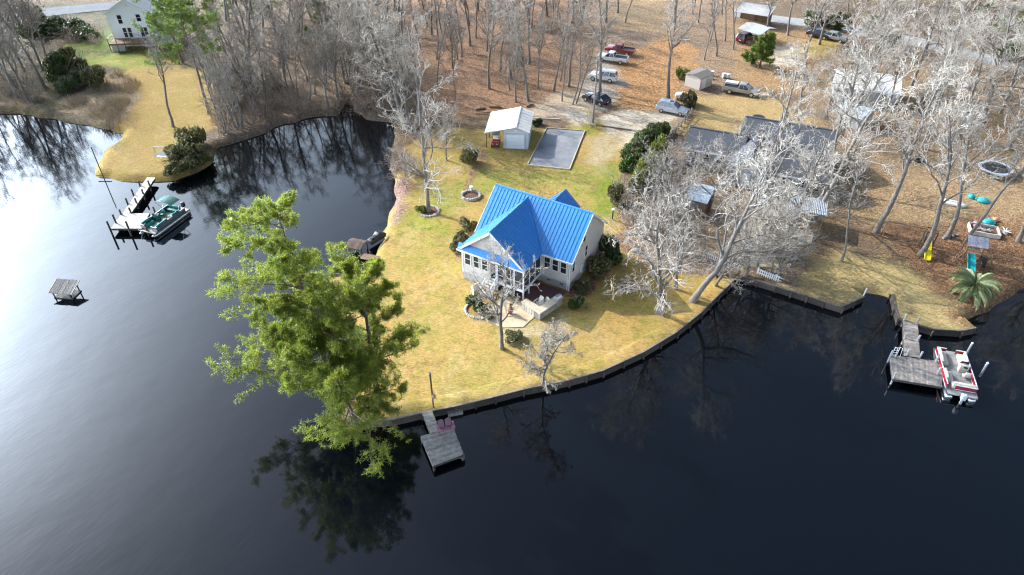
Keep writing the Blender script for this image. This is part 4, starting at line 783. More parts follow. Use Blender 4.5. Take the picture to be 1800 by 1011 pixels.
def near_house():
    def flat(name, pts, z, m):
        P = [LH(*p) for p in pts]; tag(MB().slab([(q.x, q.y, GZ - .1) for q in P], (0, 0, .1 + z)).build(name, m), kind='structure')
    flat('brick_patio', [(-6.5, -3.55), (-3.3, -3.9), (-.5, -4.6), (-.1, -.3), (-3.2, -.2), (-6.4, -.4)], .05, M_BRICK)
    flat('stone_patio', [(-6.2, -6.9), (-5.2, -4.0), (-3.4, -4.1), (-1.0, -4.75), (-1.3, -7.3), (-3.0, -8.4), (-5.0, -8.3)], .045, M_PAVE)
    ac = thing('air_conditioner', 'white air conditioning unit at the right wall of the house', 'air conditioner', LH(.75, 4.6), -.53); MB().box(-.4, .4, -.4, .4, 0, .85).build('casing', M_GARW, ac, bevel=.04); MB().lathe([(.3, .85), (.3, .90), (.1, .92)], 14).build('fan_grille', M_GALV, ac)
    # L-shaped outdoor kitchen
    k = thing('outdoor_kitchen', 'L-shaped wooden outdoor counter with grill beside the brick patio', 'counter', LH(-.2, -3.4), -.53 - .25)
    MB().box(-.35, .35, -2.2, 1.2, 0, .85).build('cabinet', M_WOODG, k); MB().box(-.42, .42, -2.27, 1.27, .852, .93).build('countertop', M_TIMBER, k)
    MB().box(-2.1, -.36, -2.2, -1.5, 0, .85).build('cabinet', M_WOODG, k); MB().box(-2.2, -.425, -2.27, -1.43, .852, .93).build('countertop', M_TIMBER, k)
    for i in range(5): MB().box(-2.0 + .33 * i, -1.74 + .33 * i, -2.235, -2.205, .06, .8).build('panel', M_WOODL, k)
    gr = thing('grill', 'stainless steel grill set on the outdoor counter', 'grill', LH(.12, -2.75, .94), -.53 - .25); MB().slab([(-.28, -.4, 0), (.28, -.4, 0), (.28, -.4, .2), (.1, -.4, .42), (-.15, -.4, .42), (-.28, -.4, .2)], (0, .8, 0)).build('hood', M_CHROME, gr, bevel=.03); MB().bar((-.32, -.3, .2), (-.32, .3, .2), .04).build('handle', M_CHROME, gr)
    for i, (u, v) in enumerate(((-1.55, -3.75), (-.95, -3.6))): adirondack(LH(u, v, .06), -.53 + math.pi - .2, M_CREAM, ('pale slatted garden chair, left of the two by the outdoor counter', 'pale slatted garden chair, right of the two beside the grill')[i])
    ch = thing('chiminea', 'rust-coloured clay chiminea on the pale stone patio', 'chiminea', LH(-3.4, -6.2, .05)); MB().lathe([(.16, 0), (.2, .08), (.14, .16), (.3, .35), (.33, .5), (.26, .68), (.14, .82), (.12, 1.12), (.17, 1.18)], 14).build('body', M_COPPER, ch, True); MB().lathe([(.10, 1.18), (.10, 1.19)], 10).build('flue', M_BLK, ch)
    # edged bed by the steps
    e = thing('bed_edging', 'curved stone edging of the planting bed by the white steps', 'edging', g(845, 545))
    for i in range(22):
        t = 2.4 + i * .19; s = MB().lathe([(.10, 0), (.16, .06), (.13, .16), (.03, .2)], 6, sx=1.2).build('stone', M_STONE, e); s.location = (1.55 * math.cos(t), 1.35 * math.sin(t), .0); s.rotation_euler = (0, 0, t * 3)
def adirondack(p, rz, m, label, wide=1, legs=True):
    o = thing('garden_chair' if wide == 1 else 'double_chair', label, 'chair', p, rz); w = .62 * wide
    s = MB(); s.slab([(-w / 2, .28, .36), (w / 2, .28, .36), (w / 2, -.25, .27), (-w / 2, -.25, .27)], (0, 0, .04)); s.build('seat', m, o)
    for k in range(wide):
        x0 = -w / 2 + k * .62 + .06
        for i in range(5):
            h = .98 - .05 * abs(i - 2); MB().slab([(x0 + .1 * i, -.22, .30), (x0 + .1 * i + .09, -.22, .30), (x0 + .1 * i + .09, -.52, h), (x0 + .1 * i, -.52, h)], (0, -.03, .01)).build('back_slat', m, o)
    for sx in (-1, 1):
        MB().box(sx * (w / 2 + .06) - .07, sx * (w / 2 + .06) + .07, -.42, .34, .54, .57).build('armrest', m, o); MB().box(sx * (w / 2 + .04) - .03, sx * (w / 2 + .04) + .03, .22, .31, 0, .54).build('leg', m, o); MB().bar((sx * (w / 2 + .03), -.45, .0), (sx * (w / 2 + .03), .25, .36), .04, .10).build('leg', m, o)
    return o
near_house()

# ------------------------------------------------------------------ garage with lean-to, gravel court
def garage():
    A = g(885, 261); B = g(925, 263); rz = math.atan2(B.y - A.y, B.x - A.x); o = thing('garage', 'small light grey garage with white metal roof and open lean-to', 'garage', A, rz); W, D, he, hr = 3.5, 6.6, 2.7, 3.35
    MB().slab([(0, 0, 0), (W, 0, 0), (W, 0, he), (W / 2, 0, hr - .06), (0, 0, he)], (0, D, 0)).build('wall', M_GARW, o)
    d = MB().box(.42, W - .5, -.05, -.004, .1, 2.2).build('garage_door', M_DOORW, o)
    for i in range(4): MB().box(.46, W - .54, -.08, -.052, .14 + .52 * i, .60 + .52 * i).build('door_panel', M_DOORW, d, bevel=.015)
    for x in (.33, W - .49): MB().box(x, x + .08, -.07, -.003, .0, 2.3).build('door_jamb', M_TINB, o)
    MB().box(.33, W - .41, -.07, -.003, 2.301, 2.38).build('door_head', M_TINB, o); MB().box(W / 2 - .17, W / 2 + .17, -.05, -.003, 2.62, 2.95).build('gable_vent', M_WHITE, o)
    for x in (-.03, W - .05): MB().box(x, x + .08, -.03, .05, 0, he - .03).build('corner_board', M_TINB, o)
    deck = MB(); hs = []; s = (hr - he) / (W / 2)
    hs.append(metal_slope(deck, None, (W + .2, -.25, he - .2 * s), (0, 1, 0), (-W / 2 - .2, 0, hr - he + .2 * s), [(0, 0), (D + .5, 0), (D + .5, 2.06), (0, 2.06)], M_TINW, .9, .03))
    e = 2.65; hs.append(metal_slope(deck, None, (-e, -.25, he - .38), (0, 1, 0), (W / 2 + e, 0, hr - he + .38), [(0, 0), (D + .5, 0), (D + .5, math.hypot(W / 2 + e, hr - he + .38)), (0, math.hypot(W / 2 + e, hr - he + .38))], M_TINW, .9, .03))
    roof = deck.build('roof', M_GALV, o); [h(roof) for h in hs]; MB().bar((W / 2, -.27, hr + .05), (W / 2, D + .27, hr + .05), .22, .05).build('ridge_cap', M_TINW, roof)
    for y in (.0, 3.2, 6.4): MB().bar((-e + .25, y, -.1), (-e + .25, y, he - .42), .12).build('post', M_WOODB, o)
    MB().bar((-e + .25, -.1, he - .5), (-e + .25, D, he - .5), .08, .16).build('beam', M_WOODB, o)
    # golf cart under it
    c = thing('golf_cart', 'red golf cart parked under the garage lean-to', 'golf cart', Vector(A) + Matrix.Rotation(rz, 3, 'Z') @ Vector((-1.2, 1.0, 0)), rz - math.pi / 2)
    MB().slab([(-.95, -.5, .3), (1.1, -.5, .3), (1.15, -.5, .6), (.95, -.5, .95), (.55, -.5, .9), (.45, -.5, .42), (-.1, -.5, .42), (-.15, -.5, .7), (-.95, -.5, .75)], (0, 1.0, 0)).build('body', M_PRED, c, bevel=.05)
    MB().box(-.7, -.2, -.45, .45, .752, .85).build('seat', M_CREAM, c, bevel=.03); MB().box(-.75, -.66, -.45, .45, .86, 1.25).build('backrest', M_CREAM, c, bevel=.03); MB().box(-.85, .75, -.52, .52, 1.75, 1.81).build('canopy', M_CREAM, c, bevel=.03)
    for x in (-.8, .68):
        for y in (-.46, .46): MB().bar((x, y, .7), (x * .98, y, 1.75), .035).build('canopy_post', M_BLK, c)
    for x in (-.65, .75):
        for s_ in (-1, 1): wheel(c, (x, s_ * .48, .23), .23, .18)
    for y in (-.3, .3): MB().box(1.12, 1.17, y - .09, y + .09, .6, .72).build('headlight', M_LAMP, c)
def wheel(par, c, r, w):
    m = MB(); n = 16; prof = [(r * .6, -w / 2), (r * .95, -w / 2), (r, -w / 3), (r, w / 3), (r * .95, w / 2), (r * .6, w / 2)]; m.lathe(prof, n); m.v = [(c[0] + x, c[1] + z, c[2] + y) for x, y, z in m.v]; t = m.build('wheel', M_RUB, par)
    m = MB(); m.lathe([(r * .62, -w / 2 - .01), (r * .62, w / 2 + .01)], n); m.v = [(c[0] + x, c[1] + z, c[2] + y) for x, y, z in m.v]; m.build('rim', M_CHROME, t)
garage()
def court():
    C = [g(*p) for p in ((961, 226), (1028, 231), (1001, 299), (927, 291))]
    tag(MB().slab([(q.x, q.y, GZ - .1) for q in C], (0, 0, .16)).build('gravel_court', M_GRAV), kind='structure')
    e = thing('court_border', 'pale timber border framing the grey gravel court', 'border', C[0])
    for i in range(4): a = C[i] - C[0]; b = C[(i + 1) % 4] - C[0]; MB().bar((a.x, a.y, .08), (b.x, b.y, .08), .12, .22).build('timber', M_TIMBER, e)
    b = thing('timber_edge', 'long grey timber lying behind the garage', 'timber', g(938, 209)); v = g(984, 211) - g(938, 209); MB().bar((0, 0, .1), (v.x, v.y, .1), .22, .2).build('beam', M_WOODL, b)
    b = thing('parking_timber', 'dark rail along the drive ending in a pale timber', 'timber', g(1047, 221)); v = g(1110, 230) - g(1047, 221); w = g(1140, 236) - g(1047, 221); MB().bar((0, 0, .12), (v.x, v.y, .12), .16, .16).build('dark_rail', M_WOODB, b); MB().bar((v.x + .05, v.y, .14), (w.x, w.y, .14), .25, .22).build('pale_beam', M_WOODL, b)
court()

# ------------------------------------------------------------------ vehicles
def vehicle(kind, rear, front, paint, label, name='parked_car', cat='car', L=None):
    a = g(*rear); b = g(*front); v = b - a; L = L or v.length; c = (a + b) / 2; rz = math.atan2(v.y, v.x); W = 1.86 if kind != 'pickup' else 1.95
    n = Vector((-v.y, v.x, 0)).normalized(); n = n if n.y > 0 else -n; c = c + n * W * 0.35; o = thing(name, label, cat, (c.x, c.y, GZ + .02), rz, 'vehicles parked on the lots'); h = L / 2
    if kind == 'van':
        body = [(-h, .35), (-h, .75), (-h + .08, 1.05), (h * .30, 1.02), (h * .72, .93), (h - .12, .72), (h, .5), (h - .04, .3)]; cab = (-h + .12, h * .42, -h + .38, h * .08, 1.70, 1.04)
    elif kind == 'suv':
        body = [(-h, .42), (-h, .9), (-h + .06, 1.12), (h * .34, 1.10), (h - .25, 1.02), (h, .85), (h, .42)]; cab = (-h + .08, h * .36, -h + .28, h * .10, 1.80, 1.11)
    elif kind == 'sedan':
        body = [(-h, .38), (-h + .03, .85), (-h + .2, 1.0), (h * .36, .96), (h - .3, .85), (h, .62), (h, .35)]; cab = (-h + .22, h * .42, -h * .55, h * .10, 1.52, .98)
    else:
        body = [(-h, .5), (-h, 1.0), (-h * .14, 1.0), (-h * .13, 1.1), (h * .50, 1.1), (h - .2, 1.04), (h, .85), (h, .48)]; cab = (-h * .14, h * .50, -h * .10, h * .24, 1.78, 1.10)
    MB().slab([(x, -W / 2, z) for x, z in body], (0, W, 0)).build('body', paint, o, True, bevel=.09, seg=3)
    x0, x1, t0, t1, zt, zb = cab; wi, wt = W / 2 - .07, W / 2 - .24
    MB().hexa([(x0, -wi, zb - .03), (x1, -wi, zb - .03), (x1, wi, zb - .03), (x0, wi, zb - .03)], [(t0, -wt, zt - .03), (t1, -wt, zt - .03), (t1, wt, zt - .03), (t0, wt, zt - .03)]).build('window_glass', M_CARGL, o)
    MB().hexa([(t0 - .05, -wt - .03, zt - .07), (t1 + .05, -wt - .03, zt - .07), (t1 + .05, wt + .03, zt - .07), (t0 - .05, wt + .03, zt - .07)], [(t0 + .04, -wt + .05, zt + .03), (t1 - .06, -wt + .05, zt + .03), (t1 - .06, wt - .05, zt + .03), (t0 + .04, wt - .05, zt + .03)]).build('roof', paint, o, bevel=.02)
    for s in (-1, 1):
        for (xb, xt) in ((x0, t0), (x1, t1)): MB().bar((xb, s * wi, zb - .02), (xt, s * wt, zt - .04), .07, .08).build('pillar', paint, o)
        for f in ((.36, .68) if kind in ('van', 'suv') else (.5,)): xb = x0 + (x1 - x0) * f; xt = t0 + (t1 - t0) * f; MB().bar((xb, s * (wi + .004), zb - .02), (xt, s * (wt + .004), zt - .04), .10, .04).build('pillar', paint, o)
        MB().box(x1 - .28, x1 - .12, min(s * W / 2, s * (W / 2 + .2)), max(s * W / 2, s * (W / 2 + .2)), zb + .02, zb + .16).build('mirror', paint, o)
        MB().box(h - .10, h + .012, s * W * .36 - .16, s * W * .36 + .16, .66, .82).build('headlight', M_LAMP, o); MB().box(-h - .012, -h + .1, s * W * .42 - .09, s * W * .42 + .09, .72, .98).build('tail_light', M_TAIL, o)
    MB().box(h - .04, h + .03, -W * .3, W * .3, .40, .60).build('grille', M_BLK, o); MB().box(-h - .05, -h + .02, -W * .45, W * .45, .36, .56).build('bumper', paint if kind != 'pickup' else M_CHROME, o)
    MB().box(-h - .018, -h + .01, -.22, .22, .62, .74).build('number_plate', M_WHITE, o)
    r = .33 if kind in ('van', 'sedan') else .39
    for x in (-h * .60, h * .62):
        for s in (-1, 1): wheel(o, (x, s * (W / 2 - .09), r), r, .22)
    if kind == 'pickup':
        MB().box(-h + .12, -h * .18, -W / 2 + .14, W / 2 - .14, .985, 1.012).build('bed_floor', M_BLK, o)
        for s in (-1, 1): MB().box(-h + .02, -h * .15, s * (W / 2 - .07) - .05, s * (W / 2 - .07) + .05, .97, 1.14).build('bed_side', paint, o)
        MB().box(-h + .01, -h + .10, -W / 2 + .12, W / 2 - .12, .97, 1.14).build('tailgate', paint, o)
    if kind in ('suv', 'van'):
        for s in (-1, 1): MB().bar((t0 + .15, s * (wt - .08), zt + .07), (t1 - .2, s * (wt - .08), zt + .07), .04).build('roof_rail', M_CHROME if kind == 'suv' else paint, o)
    if kind == 'van': MB().box(t1 - .75, t1 - .15, -.36, .36, zt + .02, zt + .045).build('sunroof', M_CARGL, o)
    return o
vehicle('van', (1152, 195), (1206, 206), M_PSILV, 'silver minivan parked on the sand by the hedge')
vehicle('suv', (1082, 147), (1033, 140), M_PWHITE, 'white sport utility car with silver roof rails, nosed into the trees', L=4.9)
vehicle('pickup', (1103, 115), (1046, 107), M_PWHITE, 'white pickup truck parked beside the white sport utility car', 'pickup_truck', 'truck', L=5.7)
pk = vehicle('pickup', (1109, 100), (1066, 93), M_PRED, 'dark red pickup truck half hidden behind the white pickup', 'pickup_truck', 'truck', L=5.4)
vehicle('sedan', (1063, 189), (1024, 175), M_PBLK, 'black car parked beside the utility pole', L=4.7)
vehicle('pickup', (1273, 163), (1328, 172), M_PGREY, 'grey pickup truck with white bed cover by the beehive boxes', 'pickup_truck', 'truck', L=5.7)
vehicle('sedan', (1424, 65), (1448, 70), M_PBLK, 'dark car by the far road, left of two', L=4.5); vehicle('sedan', (1453, 70), (1476, 75), M_PGREY, 'grey car by the far road, right of two', L=4.5)
vehicle('suv', (1306, 78), (1324, 70), M_PMAR, 'dark red car under the open carport', L=4.4)
def bed_cover():
    t = thing('toolbox', 'white toolbox lying in the bed of the grey pickup', 'toolbox', g(1286, 160) + Vector((.05, .55, 1.06)), math.atan2(*(g(1328, 172) - g(1273, 163)).yx)); MB().box(-1.0, .9, -.5, .5, 0, .28).build('box', M_TINW, t, bevel=.03); MB().box(-1.03, .93, -.53, .53, .281, .33).build('lid', M_WHITE, t)
bed_cover()

# ------------------------------------------------------------------ general gabled building
def gabled(name, label, cat, corner, rz, W, D, he, hr, wallm, roofm, over=.35, axis='x', strips=0, parent=None, off=(0, 0)):
    o = parent or thing(name, label, cat, corner, rz); X, Y = off
    if axis == 'x':   # ridge along x
        MB().slab([(X, Y, -.2), (X, Y + D, -.2), (X, Y + D, he), (X, Y + D / 2, hr - .1), (X, Y, he)], (W, 0, 0)).build('wall', wallm, o); s = (hr - he) / (D / 2); ez = he - over * s
        for a, y in ((1, Y - over), (-1, Y + D + over)): rf = MB().slab([(X - over, y, ez), (X + W + over, y, ez), (X + W + over, Y + D / 2, hr), (X - over, Y + D / 2, hr)], (0, 0, .12)).build('roof', roofm, o)
        MB().bar((X - over, Y + D / 2, hr + .13), (X + W + over, Y + D / 2, hr + .13), .3, .06).build('ridge_cap', roofm, rf)
        MB().box(X - over, X + W + over, Y - over - .05, Y - over - .004, ez - .06, ez + .13).build('gutter', M_WHITE, rf)
    else:
        MB().slab([(X, Y, -.2), (X + W, Y, -.2), (X + W, Y, he), (X + W / 2, Y, hr - .1), (X, Y, he)], (0, D, 0)).build('wall', wallm, o); s = (hr - he) / (W / 2); ez = he - over * s
        for x in (X - over, X + W + over): rf = MB().slab([(x, Y - over, ez), (x, Y + D + over, ez), (X + W / 2, Y + D + over, hr), (X + W / 2, Y - over, hr)], (0, 0, .12)).build('roof', roofm, o)
        MB().bar((X + W / 2, Y - over, hr + .13), (X + W / 2, Y + D + over, hr + .13), .3, .06).build('ridge_cap', roofm, rf)
        for xa in (X - over, X + W + over): MB().bar((xa, Y - over - .04, ez + .02), (X + W / 2, Y - over - .04, hr + .02), .05, .2).build('rake_board', M_WHITE, rf)
    return o
def yaw(a, b): v = g(*b) - g(*a); return math.atan2(v.y, v.x)
def neighbour():
    rz = -0.40; A = g(1292, 292); o = gabled('ranch_house', 'sprawling house with charcoal shingle roofs behind the bare oaks', 'house', A, rz, 11.0, 9.0, 2.7, 5.2, M_GREYWALL, M_SHINGLE)
    gabled(None, None, None, None, 0, 7.0, 5.6, 2.5, 4.1, M_GREYWALL, M_SHINGLE, parent=o, off=(-6.6, -2.0)); gabled(None, None, None, None, 0, 8.0, 5.0, 2.5, 3.9, M_GREYWALL, M_SHINGLE, parent=o, off=(3.5, -4.6)); gabled(None, None, None, None, 0, 4.6, 6.5, 2.6, 4.4, M_GREYWALL, M_SHINGLE, parent=o, off=(-.3, -5.5), axis='y')
    for x in (4.4, 6.2, 8.4, 10.2): wall_window(o, (x, -4.601, 1.5), (1, 0, 0), .9, 1.1, (0, -1, 0))
    for x in (-5.6, -3.8, -1.9): wall_window(o, (x, -2.001, 1.5), (1, 0, 0), .9, 1.1, (0, -1, 0))
    d = MB().box(1.4, 2.4, -5.56, -5.504, .0, 2.05).build('door', M_WHITE, o); MB().box(2.22, 2.28, -5.63, -5.57, .95, 1.05).build('handle', M_GALV, d)
    MB().tube([(-.6, 2.6, 3.6), (-.6, 2.6, 4.6)], .09, 8).build('vent_pipe', M_GALV, o); MB().box(4.2, 5.0, 6.8, 7.5, 3.0, 5.9).build('chimney', M_SHINGB, o)
    MB().box(3.2, 5.0, -2.6, -1.6, 3.25, 3.55).build('skylight', M_TINB, o)
    dk = thing('wooden_terrace', 'sandy-coloured raised terrace in front of the charcoal-roofed house', 'deck', g(1310, 395), rz); MB().box(-.5, 7.5, -1.6, .9, .0, .3).build('platform', M_WOODB, dk)
    for i in range(32): MB().box(-.5 + .25 * i, -.5 + .25 * i + .235, -1.62, .92, .304, .34).build('plank', M_TIMBER, dk)
    for i in range(7): MB().box(-.45 + 1.3 * i, -.35 + 1.3 * i, -1.6, -1.5, .34, 1.2).build('post', M_WHITE, dk)
    MB().bar((-.45, -1.55, 1.22), (7.4, -1.55, 1.22), .09, .05).build('rail', M_WHITE, dk)
    # pergola with slatted roof
    p = thing('pergola', 'pergola with pale blue slatted roof right of the terrace', 'pergola', g(1382, 398), rz)
    for x in (0, 3.6):
        for y in (0, 2.8): MB().bar((x, y, 0), (x, y, 2.4), .13).build('post', M_WOODG, p)
    for y in (0, 2.8): MB().bar((-.3, y, 2.48), (3.9, y, 2.48), .08, .16).build('beam', M_WOODG, p)
    for i in range(22): MB().bar((-.25 + .19 * i, -.35, 2.60), (-.25 + .19 * i, 3.15, 2.60), .10, .06).build('slat', M_TINB, p)
    # blue tin lean-to shed left of it
    s = thing('garden_shed', 'small shed with pale blue tin roof among the pale trees', 'shed', g(1202, 374), rz - .1); MB().box(0, 2.4, 0, 2.6, 0, 2.0).build('wall', M_WOODB, s); MB().box(.8, 1.6, -.04, -.003, .05, 1.8).build('door', M_WOODG, s)
    for i in range(8): MB().slab([(-.2 + .35 * i, -.3, 2.12), (.14 + .35 * i, -.3, 2.12), (.14 + .35 * i, 2.9, 2.75), (-.2 + .35 * i, 2.9, 2.75)], (0, 0, .05)).build('roof_panel', M_TINB, s)
    # table sets
    for i, (x, y, r, lab) in enumerate(((1334, 352, .75, 'large pale blue round table on the terrace corner'), (1322, 357, .45, 'small blue round stool beside the large pale blue table'), (1340, 363, .5, 'white-blue low round table in front of the large blue one'), (1268, 330, .45, 'small pale table beside the house wall'))):
        t = thing('round_table', lab, 'table', g(x, y), 0); MB().lathe([(r, .70), (r, .75)], 18).build('top', M_TINB, t); MB().lathe([(.05, .06), (.05, .70)], 8).build('stem', M_GALV, t); MB().lathe([(r * .5, 0), (r * .5, .05), (.05, .07)], 12).build('base', M_GALV, t)
neighbour()
def white_house():
    A = g(192, 92) + Vector((0.2, 3.0, 0)); o = thing('white_house', 'tall white two-storey house with grey roof and wooden deck', 'house', A, 0.10); W, D, he, hr = 8.0, 9.0, 6.2, 8.6
    MB().slab([(0, 0, -.2), (W, 0, -.2), (W, 0, he), (W / 2, 0, hr - .1), (0, 0, he)], (0, D, 0)).build('wall', mat('white_vinyl_siding', (0.86, 0.90, 0.94), .6, .01, 3, stretch=(.3, .3, 9)), o)
    for x in (-.35, W + .35): rf = MB().slab([(x, -.4, he - .2), (x, D + .4, he - .2), (W / 2, D + .4, hr), (W / 2, -.4, hr)], (0, 0, .12)).build('roof', mat('pale_grey_shingle', (0.40, 0.42, 0.46), .85, .2, 6, bump=.3), o); MB().bar((x, -.43, he - .2), (W / 2, -.43, hr + .02), .06, .26).build('rake_board', M_WHITE, rf)
    for x in (0, W): MB().box(x - .06, x + .06, -.04, .05, 0, he).build('corner_board', M_WHITE, o)
    wall_window(o, (2.1, -.001, 5.0), (1, 0, 0), .75, 1.5, (0, -1, 0)); wall_window(o, (5.5, -.001, 5.2), (1, 0, 0), .75, 1.2, (0, -1, 0))
    for x in (2.3, 3.2, 5.4, 6.1): wall_window(o, (x, -.001, 2.6), (1, 0, 0), .6, 1.7, (0, -1, 0))
    MB().slab([(W / 2 - .25, -.01, 7.2), (W / 2 + .25, -.01, 7.2), (W / 2 + .25, -.01, 7.5), (W / 2, -.01, 7.75), (W / 2 - .25, -.01, 7.5)], (0, -.06, 0)).build('gable_vent', M_WHITE, o)
    MB().box(W, W + 2.4, 1.2, 6, -.2, 4.2).build('wall', M_GARW, o); MB().slab([(W, .9, 4.6), (W + 2.7, .9, 4.1), (W + 2.7, 6.3, 4.1), (W, 6.3, 4.6)], (0, 0, .1)).build('roof', M_SHINGLE, o)
    # deck
    dz = 1.5
    for i in range(24): MB().box(-.1 + .36 * i, -.1 + .36 * i + .345, -3.0, -.02, dz, dz + .05).build('deck_plank', M_WOODB, o)
    MB().box(-.1, 8.5, -3.05, -2.98, dz - .26, dz - .01).build('rim_joist', M_WOODB, o)
    for i in range(7):
        x = -.05 + 1.42 * i; MB().bar((x, -2.98, -.2), (x, -2.98, dz + 1.05), .11).build('post', M_WOODB, o)
    for z in (.35, 1.05): MB().bar((-.1, -2.98, dz + z), (8.5, -2.98, dz + z), .1, .06).build('rail', M_TIMBER if z > 1 else M_WOODB, o); MB().bar((-.05, -2.98, dz + z), (-.05, -.05, dz + z), .08, .06).build('rail', M_TIMBER if z > 1 else M_WOODB, o)
    MB().box(.2, 2.4, -2.7, -2.5, .0, dz - .3).build('lattice_skirt', M_GARW, o); MB().box(6.6, 7.6, -2.4, -1.2, dz + .051, dz + 1.0).build('deck_box', M_TINB, o)
white_house()
def outbuildings():
    a, b = (1203, 150), (1228, 159); s = thing('small_shed', 'small beige shed with dark shallow roof near the grey pickup', 'shed', g(*a), yaw(a, b)); W, D = 3.0, 3.4
    MB().slab([(0, 0, 0), (W, 0, 0), (W, 0, 1.9), (W / 2, 0, 2.15), (0, 0, 1.9)], (0, D, 0)).build('wall', mat('beige_shed_wall', (.55, .5, .43), .8, .1, 4), s)
    for x in (-.15, W + .15): MB().slab([(x, -.2, 1.95), (x, D + .2, 1.95), (W / 2, D + .2, 2.28), (W / 2, -.2, 2.28)], (0, 0, .06)).build('roof', M_SHINGB, s)
    MB().box(W + .004, W + .05, .5, 1.5, .05, 1.75).build('door', M_WHITE, s)
    # propane tank
    t = thing('propane_tank', 'white propane tank lying between tall tree and olive shrub', 'tank', g(1198, 176), -.35); MB().tube([(-1.15, 0, .75), (-1.05, 0, .75), (-.85, 0, .75), (.85, 0, .75), (1.05, 0, .75), (1.15, 0, .75)], [.12, .34, .47, .47, .34, .12], 16).build('vessel', M_WHITE, t, True); MB().lathe([(.16, 1.2), (.16, 1.34), (.05, 1.4)], 12).build('dome', M_GARW, t)
    for x in (-.7, .7): MB().box(x - .08, x + .08, -.35, .35, 0, .4).build('leg', M_CONC, t)
    # hive boxes
    for i, (x, y) in enumerate(((1272, 137), (1279, 138), (1246, 138), (1251, 133))):
        h = thing('hive_box', ('white hive box nearest the grey pickup', 'white hive box second beside the grey pickup', 'white hive box against the small shed', 'white hive box behind the small shed corner')[i], 'box', g(x, y), .3); MB().box(-.28, .28, -.22, .22, .15, .75).build('body', M_WHITE, h); MB().box(-.31, .31, -.25, .25, .751, .81).build('lid', M_TINW, h); MB().box(-.25, .25, -.2, .2, 0, .149).build('stand', M_CONC, h)
    # far sheds at the top
    a, b = (1290, 42), (1340, 50); f = thing('long_shed', 'long open shed with pale tin roof at the top edge', 'shed', g(*a), yaw(a, b))
    for x in (0.1, 3, 6.2):
        for y in (.1, 4.4): MB().bar((x, y, -.1), (x, y, 2.5), .14).build('post', M_WOODB, f)
    MB().box(0, 6.3, 4.45, 4.55, 0, 2.45).build('back_wall', M_WOODB, f); MB().box(6.25, 6.35, .1, 4.44, 0, 2.5).build('side_wall', M_WOODD, f)
    for i in range(8): MB().slab([(-.3 + .88 * i, -.5, 2.5), (.57 + .88 * i, -.5, 2.5), (.57 + .88 * i, 5.0, 3.1), (-.3 + .88 * i, 5.0, 3.1)], (0, 0, .06)).build('roof_panel', M_TIND, f)
    a, b = (1296, 72), (1330, 82); f = thing('carport', 'open carport with patched pale tin roof beside the cedar', 'carport', g(*a), yaw(a, b))
    for x in (0.1, 4.3):
        for y in (.1, 4.8): MB().bar((x, y, -.1), (x, y, 2.3), .12).build('post', M_WOODB, f)
    for i in range(5): MB().slab([(-.3 + 1.0 * i, -.3, 2.3), (.68 + 1.0 * i, -.3, 2.3), (.68 + 1.0 * i, 2.6, 2.9), (-.3 + 1.0 * i, 2.6, 2.9)], (0, 0, .05)).build('roof_panel', M_TIND if i < 2 else M_TINB, f); MB().slab([(-.3 + 1.0 * i, 2.64, 2.9), (.68 + 1.0 * i, 2.64, 2.9), (.68 + 1.0 * i, 5.3, 2.3), (-.3 + 1.0 * i, 5.3, 2.3)], (0, 0, .05)).build('roof_panel', M_TIND, f)
    b = gabled('white_roofed_house', 'low house with sunlit white roof behind the tall dark trunk', 'house', g(1462, 178), -.35, 9.0, 7.0, 2.6, 3.9, M_GREYWALL, M_TINW)
    for x in (1.5, 4.5, 7.3): wall_window(b, (x, -.001, 1.5), (1, 0, 0), .9, 1.1, (0, -1, 0))
    b = gabled('blue_tarp_shed', 'small shed under pale blue tin among the grey trees', 'shed', g(1468, 214), -.9, 3.6, 3.6, 2.0, 2.7, M_GREYWALL, M_TINB); MB().box(1.2, 2.2, -.05, -.003, 0, 1.8).build('door', M_WHITE, b)
    # roads
    def road(name, L_, m): P = [g(*q) for q in L_]; tag(MB().slab([(q.x, q.y, GZ - .2) for q in P], (0, 0, .26)).build(name, m), kind='structure')
    road('far_road', [(1290, 18), (1380, 30), (1480, 42), (1620, 68), (1760, 100), (1900, 128), (1900, 150), (1760, 118), (1620, 84), (1480, 56), (1380, 42), (1290, 30)], M_CONC); road('road', [(-300, 60), (-60, 32), (110, 12), (260, -2), (260, 12), (190, 18), (110, 26), (0, 38), (-300, 82)], M_ASPH)
    road('paved_terrace', [(1298, 430), (1338, 418), (1372, 440), (1368, 470), (1320, 470)], M_PAVE)
outbuildings()

# ================================================================== SHORE: seawalls, docks, boats
M_WOODB2 = mat('brown_grey_cap', (0.21, 0.17, 0.13), 0.85, 0.3, 3.0, bump=0.2, objvar=0.3)
def seawall(label, idx, capm=M_WOODB2):
    P = [Vector((*SW[i], 0)) for i in idx]; o = thing('seawall', label, 'seawall', (P[0].x, P[0].y, 0))
    for a, b in zip(P[:-1], P[1:]):
        a = a - P[0]; b = b - P[0]; d = (b - a).normalized(); nrm = Vector((d.y, -d.x, 0))     # outward, to the water
        k = max(1, round((b - a).length / 2.0))
        for i in range(k):
            s = a + (b - a) * i / k; e = a + (b - a) * (i + 1) / k
            MB().slab([s + Vector((0, 0, -1)) + nrm * .0, e + Vector((0, 0, -1)), e + nrm * .07 + Vector((0, 0, -1)), s + nrm * .07 + Vector((0, 0, -1))], (0, 0, 1 + GZ - .02)).build('panel', M_WOODD, o)
            MB().bar(s - nrm * .06 + Vector((0, 0, GZ + .03)), e - nrm * .06 + Vector((0, 0, GZ + .03)), .17, .07).build('cap_board', capm, o)
            MB().tube([s + nrm * .17 + Vector((0, 0, -1)), s + nrm * .17 + Vector((0, 0, GZ - .08))], .09, 7).build('pile', M_WOODD, o)
